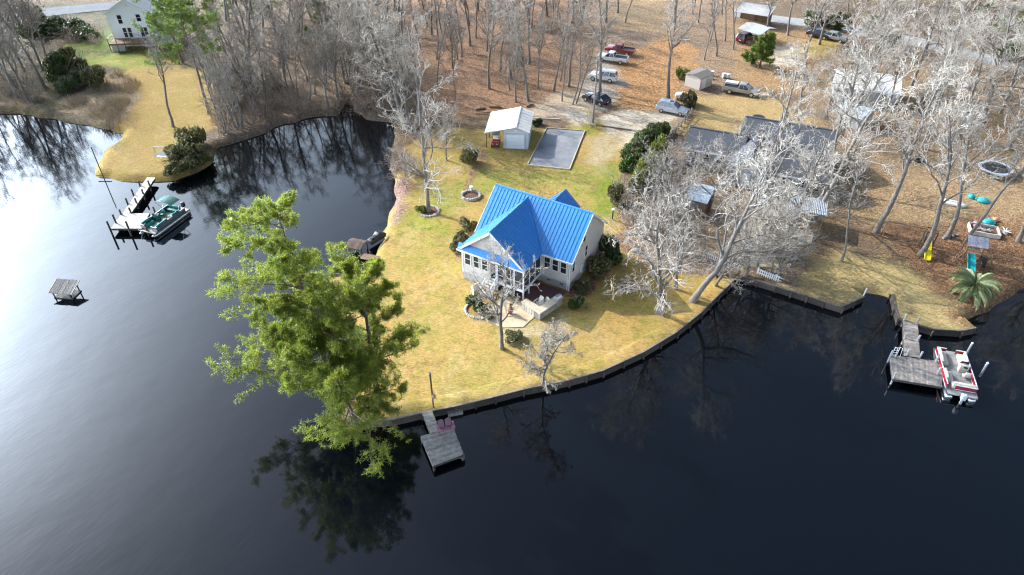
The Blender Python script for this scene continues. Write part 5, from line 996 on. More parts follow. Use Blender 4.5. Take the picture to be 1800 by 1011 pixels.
_bi = [i for i in range(len(SHORE)) if SFLAG[i]]
i0 = [p[:2] for p in SHORE].index((574, 490)); i1 = [p[:2] for p in SHORE].index((592, 741)); i2 = [p[:2] for p in SHORE].index((1290, 493)); i3 = [p[:2] for p in SHORE].index((1300, 484)); i4 = [p[:2] for p in SHORE].index((1520, 521)); i5 = [p[:2] for p in SHORE].index((1569, 517)); i6 = [p[:2] for p in SHORE].index((1716, 577))
seawall('dark timber seawall with pale cap under the pines, facing the open lake', range(i0, i1 + 1)); seawall('long curved timber seawall in front of the blue-roofed house', range(i1, i2 + 1)); seawall('timber seawall below the golden lawn right of the white fences', range(i3, i4 + 1)); seawall('timber seawall round the lawn behind the right dock', range(i5, i6 + 1))

def planks(o, org, A, B, C, D, m, z, n, th=.05, gap=.012, name='plank'):
    """boards lying between edge A-B and edge D-C"""
    A, B, C, D = [Vector((q.x, q.y, 0)) - Vector((org.x, org.y, 0)) for q in (A, B, C, D)]
    for i in range(n):
        t0 = i / n; t1 = (i + 1) / n - gap / max((B - A).length, .1); e = random.uniform(-.03, .03); dv = (D - A).normalized() * e; dz = Vector((0, 0, z + random.uniform(-.008, .008)))
        MB().slab([A.lerp(B, t0) - dv + dz, A.lerp(B, t1) - dv + dz, D.lerp(C, t1) + dv + dz, D.lerp(C, t0) + dv + dz], (0, 0, th)).build(name, m, o)
def frame(o, org, quad, z, m):
    Q = [Vector((q.x, q.y, 0)) - Vector((org.x, org.y, 0)) for q in quad]
    for i in range(4): a, b = Q[i], Q[(i + 1) % 4]; c = (Q[0] + Q[2]) / 2; a = a.lerp(c, .02); b = b.lerp(c, .02); MB().bar(a + Vector((0, 0, z - .12)), b + Vector((0, 0, z - .12)), .08, .22).build('beam', m, o)
def piles(o, org, pts, top, m, r=.1):
    for p in pts:
        q = g(*p[:2], 0.8) - Vector((org.x, org.y, 0)); MB().tube([(q.x, q.y, -1.2), (q.x, q.y, (p[2] if len(p) > 2 else top))], r, 9).build('pile', m, o)
def gd(p, z=.75): return g(p[0], p[1], z)
M_SHACK = mat('dark_brown_boards', (0.10, 0.065, 0.045), 0.85, 0.4, 4.0, bump=0.3, objvar=0.3)
def docks():
    Z = .75
    # front dock
    org = gd((760, 765)); o = thing('wooden_dock', 'weathered grey dock with square platform below the lawn seawall', 'dock', (org.x, org.y, 0)); W = [gd(p) for p in ((742, 726), (757, 763), (773, 757), (759, 722))]; planks(o, org, W[0], W[1], W[2], W[3], M_WOODG, Z, 15); frame(o, org, W, Z, M_WOODD)
    Q = [gd(p) for p in ((739, 767), (761, 819), (815, 799), (797, 752))]; planks(o, org, Q[0], Q[1], Q[2], Q[3], M_WOODG, Z - .03, 22); frame(o, org, Q, Z - .03, M_WOODD); piles(o, org, [(741, 768), (762, 816), (813, 797), (795, 756)], .7, M_WOODD); 
    s = gd((806, 800), .45) - Vector((org.x, org.y, 0)); MB().box(s.x - .5, s.x + .5, s.y - .3, s.y + .1, .4, .46).build('swim_step', M_WOODG, o)
    d = Q[3] - Q[0]; adirondack(gd((784, 758), Z + .03), math.atan2(d.y, d.x) + math.pi, M_PLUM, 'plum-coloured double garden chair on the wooden dock', 2)
    sp = thing('boat_step', 'grey wooden step box at the foot of the seawall near the dock', 'step', (g(799, 716).x, g(799, 716).y, 0), .25); MB().box(-.65, .65, -.35, .12, .32, .40).build('tread', M_WOODG, sp); MB().box(-.65, .65, -.35, -.29, -.4, .319).build('riser', M_WOODG, sp)
    p = thing('lamp_post', 'slim grey pole with a pink float hung on it beside the dock', 'pole', g(762, 716)); MB().tube([(0, 0, -.3), (0, 0, 4.1)], .075, 8).build('pole', M_WOODB, p); MB().lathe([(.1, 4.1), (.12, 4.2), (.03, 4.3)], 10).build('cap', M_WHITE, p); MB().lathe([(.04, 0), (.16, .12), (.16, .3), (.05, .45)], 10, (.16, -.1, 1.25)).build('float', M_PINK, p)
    # left dock, pale
    org = gd((225, 385)); o = thing('pale_dock', 'sun-bleached dock with narrow walkway and dark pilings off the left point', 'dock', (org.x, org.y, 0)); W = [gd(p) for p in ((259, 312), (215, 377), (231, 375), (273, 313))]; planks(o, org, W[0], W[1], W[2], W[3], M_WOODL, Z, 34); frame(o, org, W, Z, M_WOODD)
    Q = [gd(p) for p in ((214, 376), (195, 402), (250, 402), (263, 375))]; planks(o, org, Q[0], Q[1], Q[2], Q[3], M_WOODL, Z - .02, 16); frame(o, org, Q, Z - .02, M_WOODD)
    piles(o, org, [(246, 326, 1.5), (234, 341, 1.5), (224, 357, 1.5), (213, 377, 1.5), (263, 326, 1.5), (252, 341, 1.5), (240, 357, 1.5), (230, 374, 1.5), (204, 392, 2.0), (194, 404, 2.0), (227, 404, 2.0), (258, 404, 1.6), (272, 372, 1.5)], 1.5, M_WOODD, .11)
    p = thing('shore_pole', 'thin dark pole standing in the water left of the pale dock', 'pole', (*g(183, 314, 0)[:2], 0)); MB().tube([(0, 0, -1), (0, 0, 4.6)], .06, 8).build('pole', M_WOODD, p); MB().bar((-.9, 0, .45), (.9, 0, .45), .09).build('crossbar', M_WOODD, p)
    # right dock
    org = gd((1605, 640)); o = thing('grey_dock', 'weathered grey T-shaped dock with white ladder beside the red pontoon boat', 'dock', (org.x, org.y, 0)); W = [gd(p) for p in ((1587, 565), (1589, 626), (1617, 629), (1613, 569))]; planks(o, org, W[0], W[1], W[2], W[3], M_WOODG, Z, 22); frame(o, org, W, Z, M_WOODD)
    Q = [gd(p) for p in ((1564, 624), (1655, 636), (1656, 680), (1569, 666))]; planks(o, org, Q[0], Q[1], Q[2], Q[3], M_WOODG, Z - .03, 26); frame(o, org, Q, Z - .03, M_WOODD)
    piles(o, org, [(1589, 563, 1.6), (1611, 568, 1.6), (1590, 594, 1.4), (1613, 599, 1.5), (1594, 624, 1.5), (1617, 628, 1.5), (1645, 636, 1.7), (1648, 657, 1.6), (1571, 664, 1.5), (1565, 626, 1.5)], 1.5, M_GALV, .085)
    q = gd((1573, 622)) - Vector((org.x, org.y, 0)); ld = MB()
    for s in (-.22, .22): ld.tube([(q.x + s, q.y, .1), (q.x + s, q.y, 1.6), (q.x + s, q.y - .35, 1.75), (q.x + s, q.y - .5, .8)], .03, 6)
    for k in range(5): ld.tube([(q.x - .22, q.y, .3 + .3 * k), (q.x + .22, q.y, .3 + .3 * k)], .025, 6)
    ld.build('ladder', M_WHITE, o)
    for i, (x, y) in enumerate(((1696, 627), (1722, 662))): p = thing('mooring_pile', ('grey mooring pile behind the red pontoon boat', 'grey mooring pile on the lake side of the red pontoon boat')[i], 'pile', (*g(x, y, 0)[:2], 0)); MB().tube([(0, 0, -1.2), (0, 0, 1.7)], .10, 9).build('shaft', M_GALV, p); MB().lathe([(.11, 1.7), (.11, 1.74), (.02, 1.85)], 9).build('cap', M_WHITE, p)
    # boathouse under the pine boughs
    A = gd((610, 436)); B = gd((655, 444)); o = thing('boathouse', 'low brown boathouse half hidden under the pine boughs', 'boathouse', (A.x, A.y, 0), math.atan2(B.y - A.y, B.x - A.x)); L = 4.6
    for x in (0.1, 1.7):
        for y in (.1, 1.5): MB().tube([(x, y, -1), (x, y, .95)], .1, 8).build('pile', M_WOODD, o)
    for i in range(4): MB().slab([(-.2 + .5 * i, -.2, .95), (.29 + .5 * i, -.2, .95), (.29 + .5 * i, .8, 1.2), (-.2 + .5 * i, .8, 1.2)], (0, 0, .05)).build('roof_board', M_SHACK, o); MB().slab([(-.2 + .5 * i, .82, 1.2), (.29 + .5 * i, .82, 1.2), (.29 + .5 * i, 1.7, .95), (-.2 + .5 * i, 1.7, .95)], (0, 0, .05)).build('roof_board', M_SHACK, o)
    for i in range(10): MB().box(2.2 + .24 * i, 2.425 + .24 * i, -1.3, -.25, .6, .65).build('plank', M_WOODB, o)
    t = thing('covered_jet_ski', 'black-covered watercraft beside the brown boathouse', 'watercraft', (*g(663, 418)[:2], .45), .9); MB().slab([(-1.2, -.4, 0), (1.0, -.4, 0), (1.35, -.2, .25), (.7, -.3, .75), (.2, -.3, .9), (-.3, -.3, .55), (-1.2, -.35, .5)], (0, .75, 0)).build('hull', M_BLK, t, True, bevel=.1); MB().box(-.9, -.1, -.25, .25, .5, .72).build('saddle', M_BLK, t, bevel=.08); MB().bar((.35, -.35, .95), (.35, .45, .95), .06).build('handlebar', M_RUB, t)
    # floating shelter
    f = thing('floating_shelter', 'small floating duck shelter with weathered shake roof on the open lake', 'raft', (*g(119, 518, 0)[:2], 0), -.12); MB().box(-1.0, 1.1, -.75, .75, -.15, .12).build('float', M_WOODD, f)
    for x in (-.95, .95):
        for y in (-.65, .65): MB().bar((x, y, .1), (x, y, .76 if y < 0 else 1.18), .09).build('post', M_WOODD, f)
    for i in range(10): e = random.uniform(-.06, .06); MB().slab([(-1.25 + .25 * i, -.85 + e, .74), (-1.02 + .25 * i, -.85 + e, .74), (-1.02 + .25 * i, .9 + e, 1.28), (-1.25 + .25 * i, .9 + e, 1.28)], (0, 0, .05)).build('shake', M_THATCH, f)
    for k in (0, 1): MB().bar((-1.27 + 2.54 * k, -.85, .76), (-1.27 + 2.54 * k, .9, 1.30), .06, .09).build('rake_board', M_WOODL, f)
docks()
def pontoon(label, bow, stern, hull, seat, trim, canopy=None, L=6.6, red=False):
    a = g(*stern, .6); b = g(*bow, .6); c = (a + b) / 2; o = thing('pontoon_boat', label, 'boat', (c.x, c.y, 0), math.atan2(b.y - a.y, b.x - a.x)); h = L / 2; W = 1.22
    for s in (-1, 1): MB().tube([(-h, s * .92, .22), (-h + .1, s * .92, .22), (h - 1.0, s * .92, .22), (h - .4, s * .92, .28), (h - .05, s * .92, .38)], [.22, .32, .32, .24, .05], 14).build('pontoon', M_CHROME, o, True)
    MB().box(-h + .1, h - .35, -W, W, .56, .64).build('deck', M_WOODL if not red else M_CONC, o); MB().box(-h + .08, h - .33, -W - .04, -W, .50, .70).build('deck_trim', M_CHROME, o); MB().box(-h + .08, h - .33, W, W + .04, .50, .70).build('deck_trim', M_CHROME, o)
    def fence(x0, x1, y0, y1):
        MB().bar((x0, y0, .92), (x1, y1, .92), .04, .46).build('side_panel', hull, o); MB().bar((x0, y0, 1.19), (x1, y1, 1.19), .06, .06).build('top_rail', M_CHROME if not red else M_WHITE, o)
        MB().bar((x0, y0 * 1.004, .73), (x1, y1 * 1.004, .73), .055, .06).build('stripe', trim, o)
    fence(-h + .75, h - .75, -W + .03, -W + .03); fence(-h + .75, h - .75, W - .03, W - .03); fence(h - .75, h - .75, -W + .06, -.4); fence(h - .75, h - .75, .4, W - .06); fence(-h + .75, -h + .75, -W + .06, .5)
    def couch(x0, x1, y0, y1, back):
        q = MB().box(x0, x1, y0, y1, .64, 1.0).build('couch', seat, o, True, bevel=.07)
        if back == '+y': bx = (x0, x1, y1 - .18, y1 + .02)
        elif back == '-y': bx = (x0, x1, y0 - .02, y0 + .18)
        elif back == '+x': bx = (x1 - .18, x1 + .02, y0, y1)
        else: bx = (x0 - .02, x0 + .18, y0, y1)
        MB().box(*bx, 1.005, 1.36).build('backrest', seat, q, True, bevel=.07)
    couch(h - 2.7, h - .95, W - .72, W - .08, '+y'); couch(h - 2.3, h - .95, -W + .08, -W + .72, '-y'); couch(-h + .85, -h + 1.5, -W + .1, W - .5, '-x'); couch(-h + 1.55, -h + 2.7, W - .72, W - .08, '+y')
    cs = MB().slab([(.0, -W + .2, .64), (.6, -W + .2, .64), (.5, -W + .2, 1.35), (.15, -W + .2, 1.45)], (0, .75, 0)).build('console', M_CREAM if red else M_TEALD, o, bevel=.04); MB().lathe([(.17, 0), (.17, .03)], 14, (-.02, -W + .55, 1.3)).build('steering_wheel', M_BLK, cs); MB().slab([(.52, -W + .2, 1.36), (.52, -W + .95, 1.36), (.44, -W + .9, 1.65), (.44, -W + .25, 1.65)], (.02, 0, 0)).build('windscreen', M_CARGL, cs)
    st = MB().box(-.85, -.4, -W + .3, -W + .8, .85, 1.0).build('helm_seat', seat, o, True, bevel=.05); MB().box(-.95, -.83, -W + .3, -W + .8, 1.0, 1.5).build('backrest', seat, st, True, bevel=.05); MB().lathe([(.06, .64), (.06, .85)], 8, (-.62, -W + .55, 0)).build('pedestal', M_GALV, st)
    e = MB().box(-h - .45, -h - .05, -.2, .2, .55, 1.15).build('outboard_motor', M_GARW if red else M_BLK, o, True, bevel=.08); MB().box(-h - .32, -h - .14, -.08, .08, -.4, .56).build('motor_leg', M_GALV, e)
    if canopy:
        x0, x1 = -h + 1.0, -h + 2.5; q = MB()
        n = 7; rows = []
        for i in range(n + 1): t = -1 + 2 * i / n; rows.append((t * (W - .05), 2.45 + .26 * (1 - t * t)))
        for (ya, za), (yb, zb) in zip(rows[:-1], rows[1:]): q.slab([(x0, ya, za), (x1, ya, za), (x1, yb, zb), (x0, yb, zb)], (0, 0, .05))
        q.build('canopy', canopy, o)
        for s in (-1, 1):
            for x in (x0 + .05, x1 - .05): MB().bar((-h + 1.75, s * (W - .04), 1.2), (x, s * (W - .06), 2.46), .035).build('canopy_strut', M_CHROME, o)
    return o
pontoon('pontoon boat with teal seats and green canopy moored at the pale dock', (259, 408), (316, 367), M_CHROME, M_TEAL, M_TEALD, M_TEALD, 6.3)
pontoon('crimson and white pontoon boat with cream seats at the right dock', (1668, 622), (1688, 688), M_BRED, M_CREAM, M_WHITE, None, 6.4, True)

# ================================================================== YARD THINGS
def yard():
    # stone rings and fire pit
    def ring(label, p, r, n, cat='edging', name='stone_ring', sq=1.0, h=.18):
        o = thing(name, label, cat, p); me = None
        for i in range(n):
            t = 2 * math.pi * i / n
            if me is None: b = MB().lathe([(.12, 0), (.18, .05), (.16, h), (.05, h + .04)], 7, sx=1.15); s = b.build('stone', M_STONE, o); me = s.data
            else: s = link('stone', me, o)
            s.location = (r * math.cos(t), r * sq * math.sin(t), -.03); s.rotation_euler = (0, 0, t * 2.3); s.scale = [random.uniform(.8, 1.2)] * 3
        MB().lathe([(r - .1, -.02), (r - .1, .05), (r * .4, .10), (.02, .12)], 20, sy=sq).build('mulch', M_MULCH, o); return o
    ring('ring of stones filled with mulch round the thick-trunked tree', g(755, 372), 1.15, 22); ring('round stone garden bed at the end of the mulch strip', g(828, 345), 1.15, 24, 'garden bed', 'stone_bed', .95, .3); ring('small stone-edged bed on the lawn beside the twin trunks', g(1104, 505), 1.0, 18, sq=.8)
    p = thing('stone_urn', 'pale urn standing in the round stone garden bed', 'urn', g(829, 337) + Vector((0, 0, .1))); MB().lathe([(.18, 0), (.10, .1), (.09, .25), (.25, .5), (.3, .62), (.27, .65)], 12).build('bowl', M_WHITE, p, True); MB().lathe([(.22, -.04), (.22, .02)], 12).build('plinth', M_CONC, p)
    b = thing('lawn_boulder', 'pale boulder lying on the lawn right of the house', 'boulder', g(1118, 443)); MB().lathe([(.3, -.1), (.48, .1), (.42, .32), (.2, .45), (.03, .48)], 9, sx=1.2, sy=.8).build('rock', M_STONE, b); MB().lathe([(.2, -.05), (.26, .1), (.1, .2)], 7, (.62, .1, 0)).build('rock', M_STONE, b)
    s = thing('garden_post', 'dark post with white top at the lawn edge behind the house', 'post', g(1076, 386)); MB().bar((0, 0, -.1), (0, 0, 1.25), .14).build('shaft', M_WOODD, s); MB().box(-.14, .14, -.14, .14, 1.25, 1.5).build('lantern', M_WHITE, s)
    # utility pole, guy marker, wire
    u = thing('utility_pole', 'tall grey utility pole beside the black car', 'pole', g(1042, 216)); MB().tube([(0, 0, -.3), (0, 0, 9.6)], [.15, .11], 9).build('pole', M_WOODG, u); MB().bar((-.7, 0, 9.2), (.7, 0, 9.2), .09, .1).build('crossarm', M_WOODG, u); MB().lathe([(.16, 8.0), (.18, 8.1), (.18, 8.6), (.1, 8.7)], 10, (.26, 0, 0)).build('transformer', M_GALV, u)
    gy = thing('guy_marker', 'thin yellow guy wire guard at the back of the gravel court', 'guy wire', g(1029, 224)); MB().tube([(0, 0, -.05), (.35, .1, 2.4)], .045, 6).build('sleeve', M_YEL, gy); MB().tube([(.35, .1, 2.4), (1.9 * .72, .1 - 1.0 * .3, 8.6)], .012, 5).build('wire', M_ROPE, gy)
    # old rail fence with driftwood between the two lots
    f = thing('rail_fence', 'leaning weathered rail fence between the minivan and the neighbouring yard', 'fence', g(1213, 205)); a = Vector((0, 0, 0)); b = g(1163, 262) - g(1213, 205); n = 9
    for i in range(n + 1): q = a.lerp(b, i / n); MB().bar((q.x, q.y, -.2), (q.x + random.uniform(-.12, .12), q.y + random.uniform(-.1, .1), 1.25 + random.uniform(-.2, .2)), .13).build('post', M_WOODG, f)
    for i in range(n):
        q = a.lerp(b, i / n); r = a.lerp(b, (i + 1) / n)
        for z in (.45, .95): MB().bar((q.x, q.y, z + random.uniform(-.08, .08)), (r.x, r.y, z + random.uniform(-.08, .08)), .07, .14).build('rail', M_WOODG, f)
    # logs by the wood edge
    for i, (x, y, l, t, lab) in enumerate(((845, 193, 1.6, .3, 'cut log lying by the garage, left of three'), (872, 190, 2.0, -.2, 'cut log lying by the garage, middle of three'), (932, 187, 1.4, .6, 'cut log lying by the garage, right of three'), (856, 200, 3.4, .1, 'long fallen branch left of the garage roof'))):
        o = thing('log', lab, 'log', g(x, y), t); MB().tube([(-l / 2, 0, .15), (0, .08, .18), (l / 2, 0, .14)], [.17, .18, .13] if i < 3 else [.09, .08, .04], 8).build('wood', M_WOODB, o, True); MB().tube([(0, .05, .2), (.25, .3, .4)], [.05, .03], 6).build('stub', M_WOODB, o)
    # swing seat on the left point
    o = thing('garden_swing', 'white two-seat garden swing in a thin frame on the left point', 'swing', g(287, 280), .1)
    for x in (-.85, .85):
        for y in (-.5, .5): MB().bar((x, y, 0), (x * .95, 0, 1.9), .05).build('frame_leg', M_GALV, o)
    MB().bar((-.82, 0, 1.92), (.82, 0, 1.92), .06).build('top_bar', M_GALV, o); MB().box(-.65, .65, -.3, .2, .48, .54).build('seat', M_WHITE, o); MB().slab([(-.65, .22, .54), (.65, .22, .54), (.65, .4, 1.05), (-.65, .4, 1.05)], (0, .04, 0)).build('backrest', M_WHITE, o)
    for x in (-.6, .6): MB().tube([(x, 0, .5), (x, 0, 1.9)], .012, 5).build('chain', M_GALV, o)
    # playset
    rz = yaw((1612, 452), (1705, 468)) ; o = thing('swing_set', 'dark wooden swing beam with small tower and yellow slide', 'swing set', g(1617, 440), rz); 
    for x in (0, 1.0):
        for y in (0, 1.0): MB().bar((x, y, -.1), (x, y, 2.5), .10).build('post', M_WOODD, o)
    for z in (1.2, 2.45): MB().bar((0, 0, z), (1, 0, z), .09).build('rail', M_WOODD, o); MB().bar((0, 1, z), (1, 1, z), .09).build('rail', M_WOODD, o); MB().bar((0, 0, z + .01), (0, 1, z + .01), .09).build('rail', M_WOODD, o); MB().bar((1, 0, z + .01), (1, 1, z + .01), .09).build('rail', M_WOODD, o)
    for i in range(6): MB().box(.03 + .16 * i, .17 + .16 * i, .05, .95, 1.26, 1.30).build('plank', M_WOODD, o)
    MB().bar((0, .5, 2.55), (-4.0, .9, 2.55), .12).build('swing_beam', M_WOODB, o)
    for s in (-.7, .7): MB().bar((-4.0, .9, 2.5), (-4.15, .9 + s, -.1), .10).build('beam_leg', M_WOODB, o)
    for x in (-1.3, -2.6):
        for e in (-.2, .2): MB().tube([(x + e, .66, 2.5), (x + e, .66, .55)], .012, 5).build('chain', M_ROPE, o)
        MB().box(x - .22, x + .22, .56, .76, .5, .54).build('swing_seat', M_RUB, o)
    sl = MB().slab([(.15, -.05, 1.25), (.75, -.05, 1.25), (.75, -2.1, .15), (.15, -2.1, .15)], (0, 0, .05)).build('slide', M_YEL, o)
    for x in (.12, .72): MB().slab([(x, -.05, 1.28), (x + .06, -.05, 1.28), (x + .06, -2.1, .18), (x, -2.1, .18)], (0, 0, .14)).build('side_lip', M_YEL, sl)
    o = thing('play_tower', 'wooden play tower with grey plank roof and teal slide', 'playset', g(1688, 462), rz); 
    for x in (0, 1.5):
        for y in (0, 1.4): MB().bar((x, y, -.1), (x, y, 2.5), .11).build('post', M_WOODB, o)
    for i in range(8): MB().box(.02 + .185 * i, .19 + .185 * i, .05, 1.35, 1.3, 1.35).build('plank', M_WOODB, o)
    for i in range(8): MB().slab([(-.25 + .25 * i, -.35, 2.45), (-.01 + .25 * i, -.35, 2.45), (-.01 + .25 * i, .70, 3.15), (-.25 + .25 * i, .70, 3.15)], (0, 0, .04)).build('roof_board', mat('grey_lilac_plank', (.33, .32, .37), .85, .2, 4, objvar=.15), o); MB().slab([(-.25 + .25 * i, .72, 3.15), (-.01 + .25 * i, .72, 3.15), (-.01 + .25 * i, 1.75, 2.45), (-.25 + .25 * i, 1.75, 2.45)], (0, 0, .04)).build('roof_board', MATS['grey_lilac_plank'], o)
    for z in (1.75, 2.05): MB().bar((0, 1.4, z), (1.5, 1.4, z), .06, .1).build('rail', M_WOODB, o); MB().bar((1.5, 0, z), (1.5, 1.4, z), .06, .1).build('rail', M_WOODB, o)
    sl = MB().slab([(.2, -.05, 1.35), (.9, -.05, 1.35), (.9, -2.8, .15), (.2, -2.8, .15)], (0, 0, .05)).build('slide', M_TEALP, o)
    for x in (.16, .88): MB().slab([(x, -.05, 1.38), (x + .07, -.05, 1.38), (x + .07, -2.8, .18), (x, -2.8, .18)], (0, 0, .16)).build('side_lip', M_TEALP, sl)
    for s in (0, .5): MB().bar((-1.1 + s * .1, -.6 + s, 0), (-.05, .1 + s, 1.4), .07).build('ladder_rail', M_WOODB, o)
    for k in range(4): t = .2 + .2 * k; MB().bar((-1.1 + 1.05 * t, -.6 + .7 * t, 1.4 * t), (-1.05 + 1.0 * t, -.1 + .7 * t, 1.4 * t), .05).build('rung', M_WOODB, o)
    MB().box(1.7, 2.3, -.2, .5, 0, 1.2).build('climbing_box', M_WOODD, o); MB().box(1.2, 1.7, -.9, -.3, 0, .9).build('climbing_box', M_WOODB, o)
    # sandbox frame
    o = thing('sandbox', 'square wooden sandbox full of pale clutter behind the play tower', 'sandbox', g(1728, 408), -.35)
    for a, b in (((-1.5, -1.0), (1.5, -1.0)), ((1.5, -1.0), (1.5, 1.0)), ((1.5, 1.0), (-1.5, 1.0)), ((-1.5, 1.0), (-1.5, -1.0))): MB().bar((*a, .25), (*b, .25), .12, .5).build('board', M_WOODL, o)
    MB().box(-1.42, 1.42, -.92, .92, .0, .2).build('sand', M_MULCH, o)
    for i in range(9): MB().bar((random.uniform(-1.1, .7), random.uniform(-.7, .5), .3), (random.uniform(-.6, 1.1), random.uniform(-.5, .7), .5), .09, .06).build('toy', random.choice([M_WHITE, M_CONC, M_GALV]), o)
    def shell(name, label, p, m, r=.6, cat='toy'):
        o = thing(name, label, cat, p, random.uniform(0, 3)); MB().lathe([(r, 0), (r * 1.05, .12), (r * .85, .32), (r * .4, .45), (.03, .48)], 14, sy=.8).build('shell', m, o, True); MB().lathe([(.13, .05), (.17, .18), (.1, .3)], 8, (r * 1.05, 0, 0)).build('head', m, o); return o
    shell('turtle_sandbox', 'teal lidded toy sandbox beside the orange toy behind the wooden sandbox', g(1738, 392), M_TEALP, .75); shell('plastic_tub', 'teal toy boat under the bare trees, right of two', g(1728, 354), M_TEALP, .75); shell('plastic_tub', 'teal toy boat under the bare trees, left of two', g(1707, 347), M_TEALP, .5); shell('toy_house', 'orange toy beside the teal lidded sandbox', g(1749, 388), M_ORANGE, .35); shell('play_mat', 'faded pink play dome left of the teal lidded sandbox', g(1716, 398), M_PINK, .7)
    o = thing('white_rowboat', 'upturned white dinghy on the leaves behind the tall tree', 'boat', g(1677, 360), -.5); MB().slab([(-1.2, -.5, 0), (.7, -.55, 0), (1.4, 0, 0), (.7, .55, 0), (-1.2, .5, 0)], (0, 0, .35)).build('hull', M_WHITE, o, True, bevel=.12); MB().bar((-1.0, 0, .4), (1.2, 0, .38), .06).build('keel', M_GALV, o)
    o = thing('white_branch_heap', 'small white stump heap right of the sandbox', 'stump', g(1766, 410)); MB().lathe([(.3, 0), (.22, .2), (.18, .35)], 9).build('stump', M_TINW, o)
    for i in range(7): t = i * .9; MB().tube([(0, 0, .25), (.6 * math.cos(t), .6 * math.sin(t), .35 + .1 * (i % 3))], [.08, .03], 6).build('root', M_TINW, o)
    o = thing('trampoline', 'round trampoline with pale frame pads at the right edge', 'trampoline', g(1745, 305)); n = 20; b = MB(); [b.tube([(2.0 * math.cos(2 * PI * i / n), 2.0 * math.sin(2 * PI * i / n), .85), (2.0 * math.cos(2 * PI * (i + 1) / n), 2.0 * math.sin(2 * PI * (i + 1) / n), .85)], .05, 6) for i in range(n)]; b.build('frame', M_GALV, o); MB().lathe([(1.72, .86), (1.72, .87)], 24).build('mat', M_BLK, o)
    pd = MB(); pd.lathe([(2.05, .88), (2.05, .92), (1.72, .92), (1.72, .88)], 24); pd.f = pd.f[:-2]; pd.build('pad', M_TINB, o)
    for i in range(6): MB().bar((1.95 * math.cos(i * PI / 3), 1.95 * math.sin(i * PI / 3), 0), (1.95 * math.cos(i * PI / 3), 1.95 * math.sin(i * PI / 3), .85), .05).build('leg', M_GALV, o)
    o = thing('old_tyre', 'black tyre lying on the lawn under the bare trees', 'tyre', g(1616, 284)); MB().tube([(.45 * math.cos(2 * PI * i / 16), .45 * math.sin(2 * PI * i / 16), .14) for i in range(17)], .15, 8).build('tread', M_RUB, o, True)
    e = thing('black_edging', 'black corrugated edging at the foot of the leaning tree', 'edging', g(1672, 420)); 
    for i in range(7): MB().tube([(-1.0 + .3 * i, .1 * i, .1), (-.72 + .3 * i, .1 * i + .07, .1)], .13, 8).build('ring', M_RUB if i % 2 else M_GALV, e)
    # white arbour seat, round table, flag, picket fences
    o = thing('garden_bench', 'white slatted garden bench on the terrace by the oaks', 'bench', g(1327, 412), -.35 + PI)
    for i in range(5): MB().box(-.7, .7, -.3 + .13 * i, -.2 + .13 * i, .42, .46).build('seat_slat', M_WHITE, o)
    for i in range(4): MB().bar((-.7, .38 + .05 * i, .6 + .16 * i), (.7, .38 + .05 * i, .6 + .16 * i), .03, .1).build('back_slat', M_WHITE, o)
    for x in (-.68, .68):
        MB().bar((x, -.28, 0), (x, -.28, .62), .07).build('leg', M_WHITE, o); MB().bar((x, .34, 0), (x, .56, 1.15), .07).build('leg', M_WHITE, o); MB().bar((x, -.3, .62), (x, .4, .62), .07).build('armrest', M_WHITE, o)
    t = thing('patio_table', 'round white-topped table casting a shadow on the paved terrace', 'table', g(1347, 445)); MB().lathe([(.62, .72), (.64, .75), (.62, .78)], 22).build('top', M_TINW, t); MB().lathe([(.06, .05), (.06, .72)], 8).build('stem', M_GALV, t); MB().lathe([(.35, 0), (.3, .05), (.06, .07)], 14).build('base', M_CONC, t)
    fl = thing('garden_flag', 'small garden flag on a thin pole at the lawn edge', 'flag', g(1377, 484)); MB().tube([(0, 0, 0), (0, 0, 1.7)], .025, 6).build('pole', M_WOODB, fl)
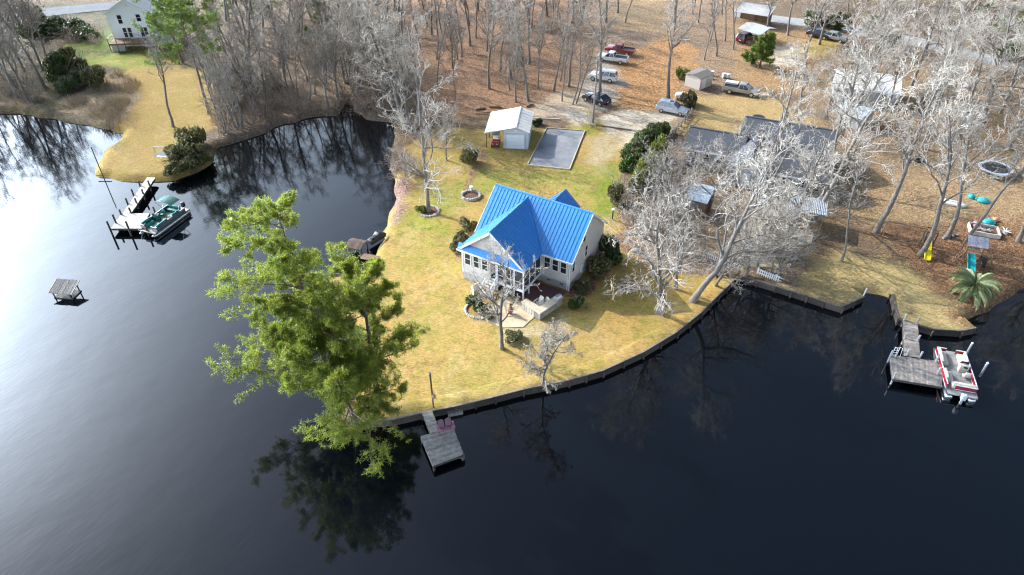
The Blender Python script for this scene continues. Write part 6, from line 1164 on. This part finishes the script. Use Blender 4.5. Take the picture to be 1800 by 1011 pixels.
    for i in range(5): MB().box(.03, .45, -.01, .01, 1.1 + .1 * i, 1.195 + .1 * i).build('stripe', (M_PINK, M_WHITE)[i % 2], fl)
    def picket(label, a, b, h=.85):
        A = g(*a); B = g(*b); o = thing('picket_fence', label, 'fence', A, math.atan2(B.y - A.y, B.x - A.x)); L = (B - A).length; n = int(L / .22); me = None
        for i in range(n):
            if me is None: s = MB().slab([(-.05, -.012, .05), (.05, -.012, .05), (.05, -.012, h - .08), (0, -.012, h), (-.05, -.012, h - .08)], (0, .024, 0)).build('picket', M_WHITE, o); me = s.data
            else: s = link('picket', me, o)
            s.location = (.1 + .22 * i, 0, 0)
        for z in (.25, .62): MB().bar((0, .035, z), (L, .035, z), .04, .08).build('rail', M_WHITE, o)
        for i in range(int(L / 2) + 1): MB().bar((min(2 * i, L), .08, -.1), (min(2 * i, L), .08, h), .09).build('post', M_WHITE, o)
    picket('white picket fence between the leaning oaks and the paved terrace', (1235, 452), (1300, 476)); picket('short white picket fence near the water by the flag', (1330, 482), (1372, 498))
    o = thing('mooring_stub', 'white pipe post at the end of the golden lawn', 'post', g(1517, 520)); MB().tube([(0, 0, -.6), (.1, 0, .9)], .06, 8).build('pipe', M_WHITE, o); MB().tube([(.1, 0, .9), (.12, 0, 1.0)], [.07, .03], 8).build('cap', M_WHITE, o)
    d = thing('yard_dome', 'black domed satellite dish behind the charcoal roof', 'dish', g(1330, 222), .4); MB().lathe([(.05, 1.0), (.5, 1.15), (.9, 1.5)], 16).build('bowl', M_BLK, d); MB().tube([(0, 0, -.1), (0, 0, 1.05)], .06, 8).build('mast', M_GALV, d)
    # wires down to the neighbour's roof
    w = thing('service_wire', 'thin overhead wire running from the pole over the hedge', 'wire', g(1042, 216) + Vector((0, 0, 8.8))); a = Vector((0, 0, 0)); b = Vector((*(g(1215, 285) - g(1042, 216))[:2], -5.2)); MB().tube([a.lerp(b, t / 12) + Vector((0, 0, -1.6 * (t / 12) * (1 - t / 12) * 4 * .3)) for t in range(13)], .018, 5).build('cable', M_ROPE, w)
yard()
